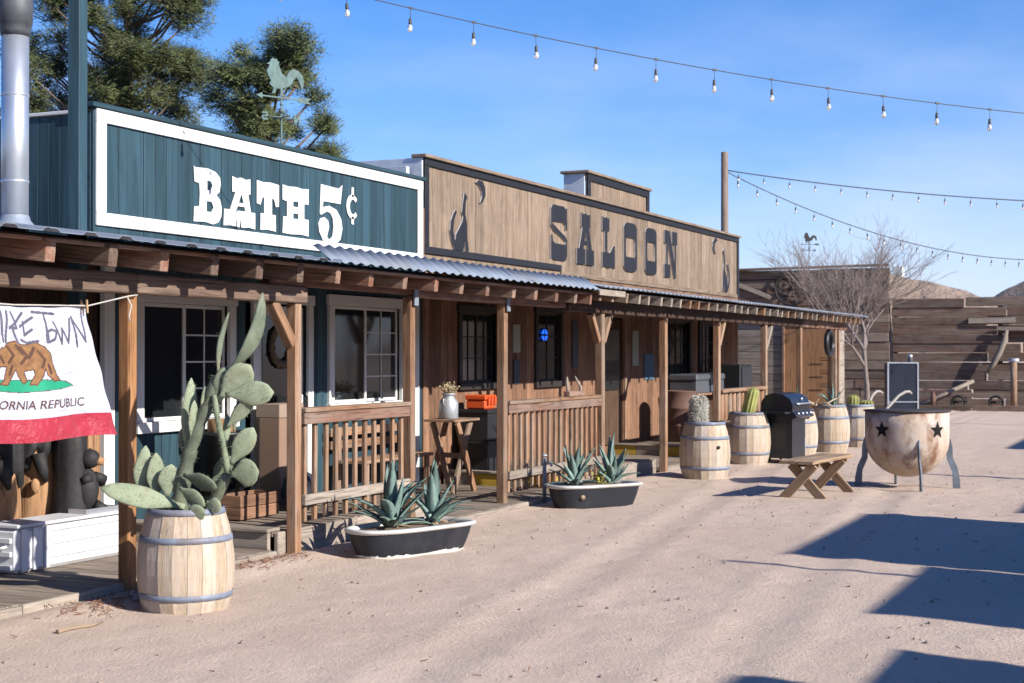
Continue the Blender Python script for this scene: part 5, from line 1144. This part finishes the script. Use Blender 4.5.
hp = thing('hand_pump', 'old post with a pale cap standing before the timber wall', 'post', onw(3.7, 0, 1.2)); MB().tube([onw(3.7, -.03, 1.2), onw(3.7, 1.45, 1.2)], .1, 10).build('post', POST('Z'), hp); MB().tube([onw(3.55, 1.5, 1.2), onw(3.85, 1.5, 1.2)], .07, 8).build('cap', GAL, hp)
ct = thing('old_wagon', 'low rusty wagon undercarriage with small wheels by the timber wall', 'wagon', onw(2.8, 0, 1.4)); beam('bed', TIES[2], ct, onw(1.9, .44, 1.4), onw(3.4, .44, 1.4), .8, .12)
for s_ in (2.1, 3.2):
    for o_ in (1.0, 1.8): MB().tube([Vector(onw(s_, .22, o_))+td*.2*math.cos(a)+Vector((0, 0, .2*math.sin(a))) for a in [2*math.pi*q/16 for q in range(17)]], .035, 6).build('wheel', IRON, ct); MB().tube([onw(s_-.18, .22, o_), onw(s_+.18, .22, o_)], .03, 5).build('spoke', IRON, ct)
    MB().tube([onw(s_, .22, .95), onw(s_, .22, 1.85)], .04, 6).build('axle', IRON, ct)
jk = thing('iron_relic', 'rusty red iron jack standing on the sand before the timber wall', 'relic', onw(1.35, 0, 1.6)); MB().tube([onw(1.35, -.02, 1.6), onw(1.35, .55, 1.6)], [.12, .06], 8).build('body', RUST, jk); beam('arm', RUST, jk, onw(1.05, .58, 1.6), onw(1.7, .54, 1.6), .08, .08)
kb = thing('kerb_timber', 'low reddish kerb timber lying before the far timber wall', 'kerb', onw(5, 0, 2.6))
for a, b in ((-.5, 2.5), (2.53, 5.6), (5.63, 8.8), (8.83, 12)): beam('timber', TIES[2], kb, onw(a, .05, 2.7), onw(b, .05, 2.7), .22, .22, .015)
bc = thing('solar_cabinet', 'tall dark cabinet with a silver frame in front of the timber wall', 'cabinet', (44.6, 7.72, 0)); q0 = Vector((44.6, 7.72, 0)); dR = cr_; dF = cf
Mx = Matrix(((dR.x, dF.x, 0, q0.x), (dR.y, dF.y, 0, q0.y), (0, 0, 1, 0), (0, 0, 0, 1)))
MB().box(-.42, .42, 0, .5, .03, 1.42).build('body', plain('dark_blue_panel', (.018, .024, .04), .35, 0, .2, 3), bc, Mx)
for x0, x1, z0, z1 in ((-.46, -.42, 0, 1.46), (.42, .46, 0, 1.46), (-.419, .419, 1.42, 1.46), (-.419, .419, 0, .035), (-.419, .419, .27, .30)): MB().box(x0, x1, -.03, .02, z0, z1).build('frame', STEEL, bc, Mx)
MB().lathe([(.07, 1.46), (.07, 1.62), (.09, 1.64), (.02, 1.70)], 14, True, True, (.28, .25)).build('vent', STEEL, bc, Mx)

def bare_tree(name, label, loc, h, seed):
    rs = random.Random(seed); t_ = thing(name, label, 'tree', loc); tr_ = MB(); tw_ = MB()
    def grow_(p, d, l, r, lev):
        pts = [p]; n = 4; dd = d.copy()
        for i in range(n): jt = .035 if lev == 0 else .12; dd = (dd+Vector((rs.gauss(0, jt), rs.gauss(0, jt), rs.gauss(.03, .08)))).normalized(); pts.append(pts[-1]+dd*l/n)
        (tr_ if lev < 2 else tw_).tube(pts, [r*(1-.42*i/n) for i in range(n+1)], 8 if lev < 2 else (5 if lev < 4 else 3), lev < 3)
        if lev >= 5: return
        for k in range((4, 4, 4, 4, 3)[lev]):
            q = rs.uniform(.35, 1) if lev else rs.uniform(.85, 1); b_ = pts[min(n, int(q*n+.5))]
            ax = Vector((rs.gauss(0, 1), rs.gauss(0, 1), rs.gauss(0, .3)+.28)).normalized(); sp = (.8, .62, .58, .6, .6)[lev]
            grow_(b_, (dd*(1-sp*.55)+ax*sp).normalized(), l*rs.uniform(.58, .84), max(.0045, r*(.5 if lev else .6)), lev+1)
        if lev: grow_(pts[-1], dd, l*.8, max(.0045, r*.5), lev+1)
    grow_(Vector((0, 0, -.05)), Vector((.0, -.03, 1)), h*.36, .085, 0)
    tr_.build('trunk', TWIG, t_, None, True); o = tw_.build('crown', TWIG, t_, None, True); return t_
bare_tree('bare_tree', 'leafless tree with a wide crown of thin twigs past the porch end', (39.4, 7.75, 0), 5.2, 12)

def pine(name, label, loc, h, seed, clumps, base=.25):
    """clumps: (along camera right, depth, height, radius)"""
    rs = random.Random(seed); t_ = thing(name, label, 'tree', loc, 0, 'pines behind the buildings'); tk = MB(); nd = MB(); L0 = Vector(loc)
    tk.tube([(0, 0, -.1), (.1, 0, h*.3), (.02, .1, h*.6), (0, 0, h*.95)], [.2, .15, .09, .03], 10)
    P = []; Fc = []
    for (a, dp, z, r) in clumps:
        c = cr_*a+cf*dp+Vector((0, 0, z)); st = Vector((0, 0, max(h*base, z-r*1.2-.5*abs(a)))); mid = (st+c)/2+Vector((0, 0, -.15))
        tk.tube([st, mid, c], [.035, .025, .012], 5, False)
        sub = int(40*r*r/.36)+10
        for k in range(sub):
            v = Vector((rs.gauss(0, 1), rs.gauss(0, 1), rs.gauss(0, 1))).normalized()*(rs.random()**.4)*r; v.z *= .78; s_ = c+v
            tk.tube([c+v*.2, s_], [.012, .004], 3, False)
            n_ = int(rs.uniform(55, 85)); rr = rs.uniform(.07, .15)
            for q in range(n_):
                o = Vector((rs.gauss(0, 1), rs.gauss(0, 1), rs.gauss(0, .8)))*rr*.62; d = (o.normalized()*.8+Vector((rs.gauss(0, .5), rs.gauss(0, .5), rs.gauss(.25, .5)))).normalized(); l = rs.uniform(.07, .14)
                w_ = d.orthogonal().normalized()*rs.uniform(.006, .011); b_ = s_+o; i0 = len(P)
                P.extend((b_-w_, b_+w_, b_+d*l)); Fc.append((i0, i0+1, i0+2))
    tk.build('trunk', BARK, t_, None, True)
    me = bpy.data.meshes.new('needles'); me.from_pydata(P, [], Fc); me.update(); link('crown', me, NEEDLE, t_, None, True); return t_
def clump_cloud(seed, shape, n, rmin, rmax):
    rs = random.Random(seed); out = []
    while len(out) < n:
        a, z = rs.uniform(shape[0], shape[1]), rs.uniform(shape[2], shape[3])
        if shape[4](a, z): out.append((a, rs.uniform(-1.3, 1.3), z, rs.uniform(rmin, rmax)))
    return out
# big pine: depth 27 m, small pine: depth 25 m
sh1 = lambda a, z: (((a+.12)/1.32)**2+((z-7.6)/2.6)**2 < 1) or (a < -.5 and abs(z-6.6) < .9 and a > -2.1)
pine('pine_tree', 'large dense pine standing behind the teal bath house sign', (21.66, 17.61, 0), 9.6, 4, clump_cloud(2, (-2.0, 1.9, 5.0, 10.0, sh1), 92, .26, .50))
sh2 = lambda a, z: ((a+.05)/1.0)**2+((z-6.05)/1.05)**2 < 1 or ((a-.85)/.4)**2+((z-5.35)/.4)**2 < 1
pine('pine_tree', 'smaller open pine behind the rooster weathervane', (20.95, 14.1, 0), 7.2, 9, clump_cloud(5, (-1.3, 1.3, 4.8, 7.1, sh2), 46, .17, .33), .4)

# ------------------------------------------------------------------ row of false fronts across the street (right of the view); they shade the sand, two added ones dim the porch
def front(label, x0, x1, h, mat, y=-4.7, top=None):
    b = thing('false_front_store', label, 'building', ((x0+x1)/2, y, 0), 0, 'stores across the street')
    siding(b, mat, x0, x1, 0, h, y-.03, .24, .03); span('cap_board', GREYW('X'), b, x0-.02, x1+.02, y-.06, y+.05, h+.002, h+.03)
    span('sheathing', DKBR('X'), b, x0+.01, x1-.01, y-.055, y-.033, 0, h-.01)
    span('side_wall', mat('Y'), b, x0, x0+.05, y-5, y-.058, 0, 2.7); span('side_wall', mat('Y'), b, x1-.05, x1, y-5, y-.058, 0, 2.7); span('roof', TIN, b, x0, x1, y-5, y-.058, 2.702, 2.76)
    if top: span('sheathing', DKBR('X'), b, top[0]+.01, top[1]-.01, y-.055, y-.033, h+.032, top[2]-.01); siding(b, mat, top[0], top[1], h+.032, top[2], y-.03, .24, .03)
    xm = (x0+x1)/2; dr_ = span('door', DKBR('Z'), b, xm-.45, xm+.45, y+.002, y+.035, .02, 2.05); MB().blob((xm+.36, y+.06, 1.0), (.03, .03, .03), 8, 6).build('handle', IRON, dr_)
    return b
front('tall grey board store across the street right of the low brown one', 11.0, 14.6, 4.06, GREYW)
front('low brown board store across the street beside the iron mast', 8.68, 10.95, 3.43, BROWN)
front('tan board store across the street, nearest the camera', 3.0, 7.62, 3.21, TAN, -4.7, (3.1, 6.5, 3.61))
front('added unseen dark brown board store across the street facing the saloon letters', 15.6, 19.9, 3.3, DKBR)  # unseen store, added to darken the porch and its window reflections
front('added unseen teal board store across the street facing the saloon door', 20.4, 25.9, 3.4, GREEN)  # also added out of view, blocks low sky light from the porch
front('reddish board store across the street, the farthest', 26.6, 32.0, 4.0, REDW)
tag(MB().tube([(10.3, -4.85, 2.7), (10.3, -4.85, 4.36)], .04, 8).build('shadow_mast', IRON), 'thin iron mast added on the roof of the low brown store', 'mast')  # unseen mast, added to cast a thin shadow line on the sand
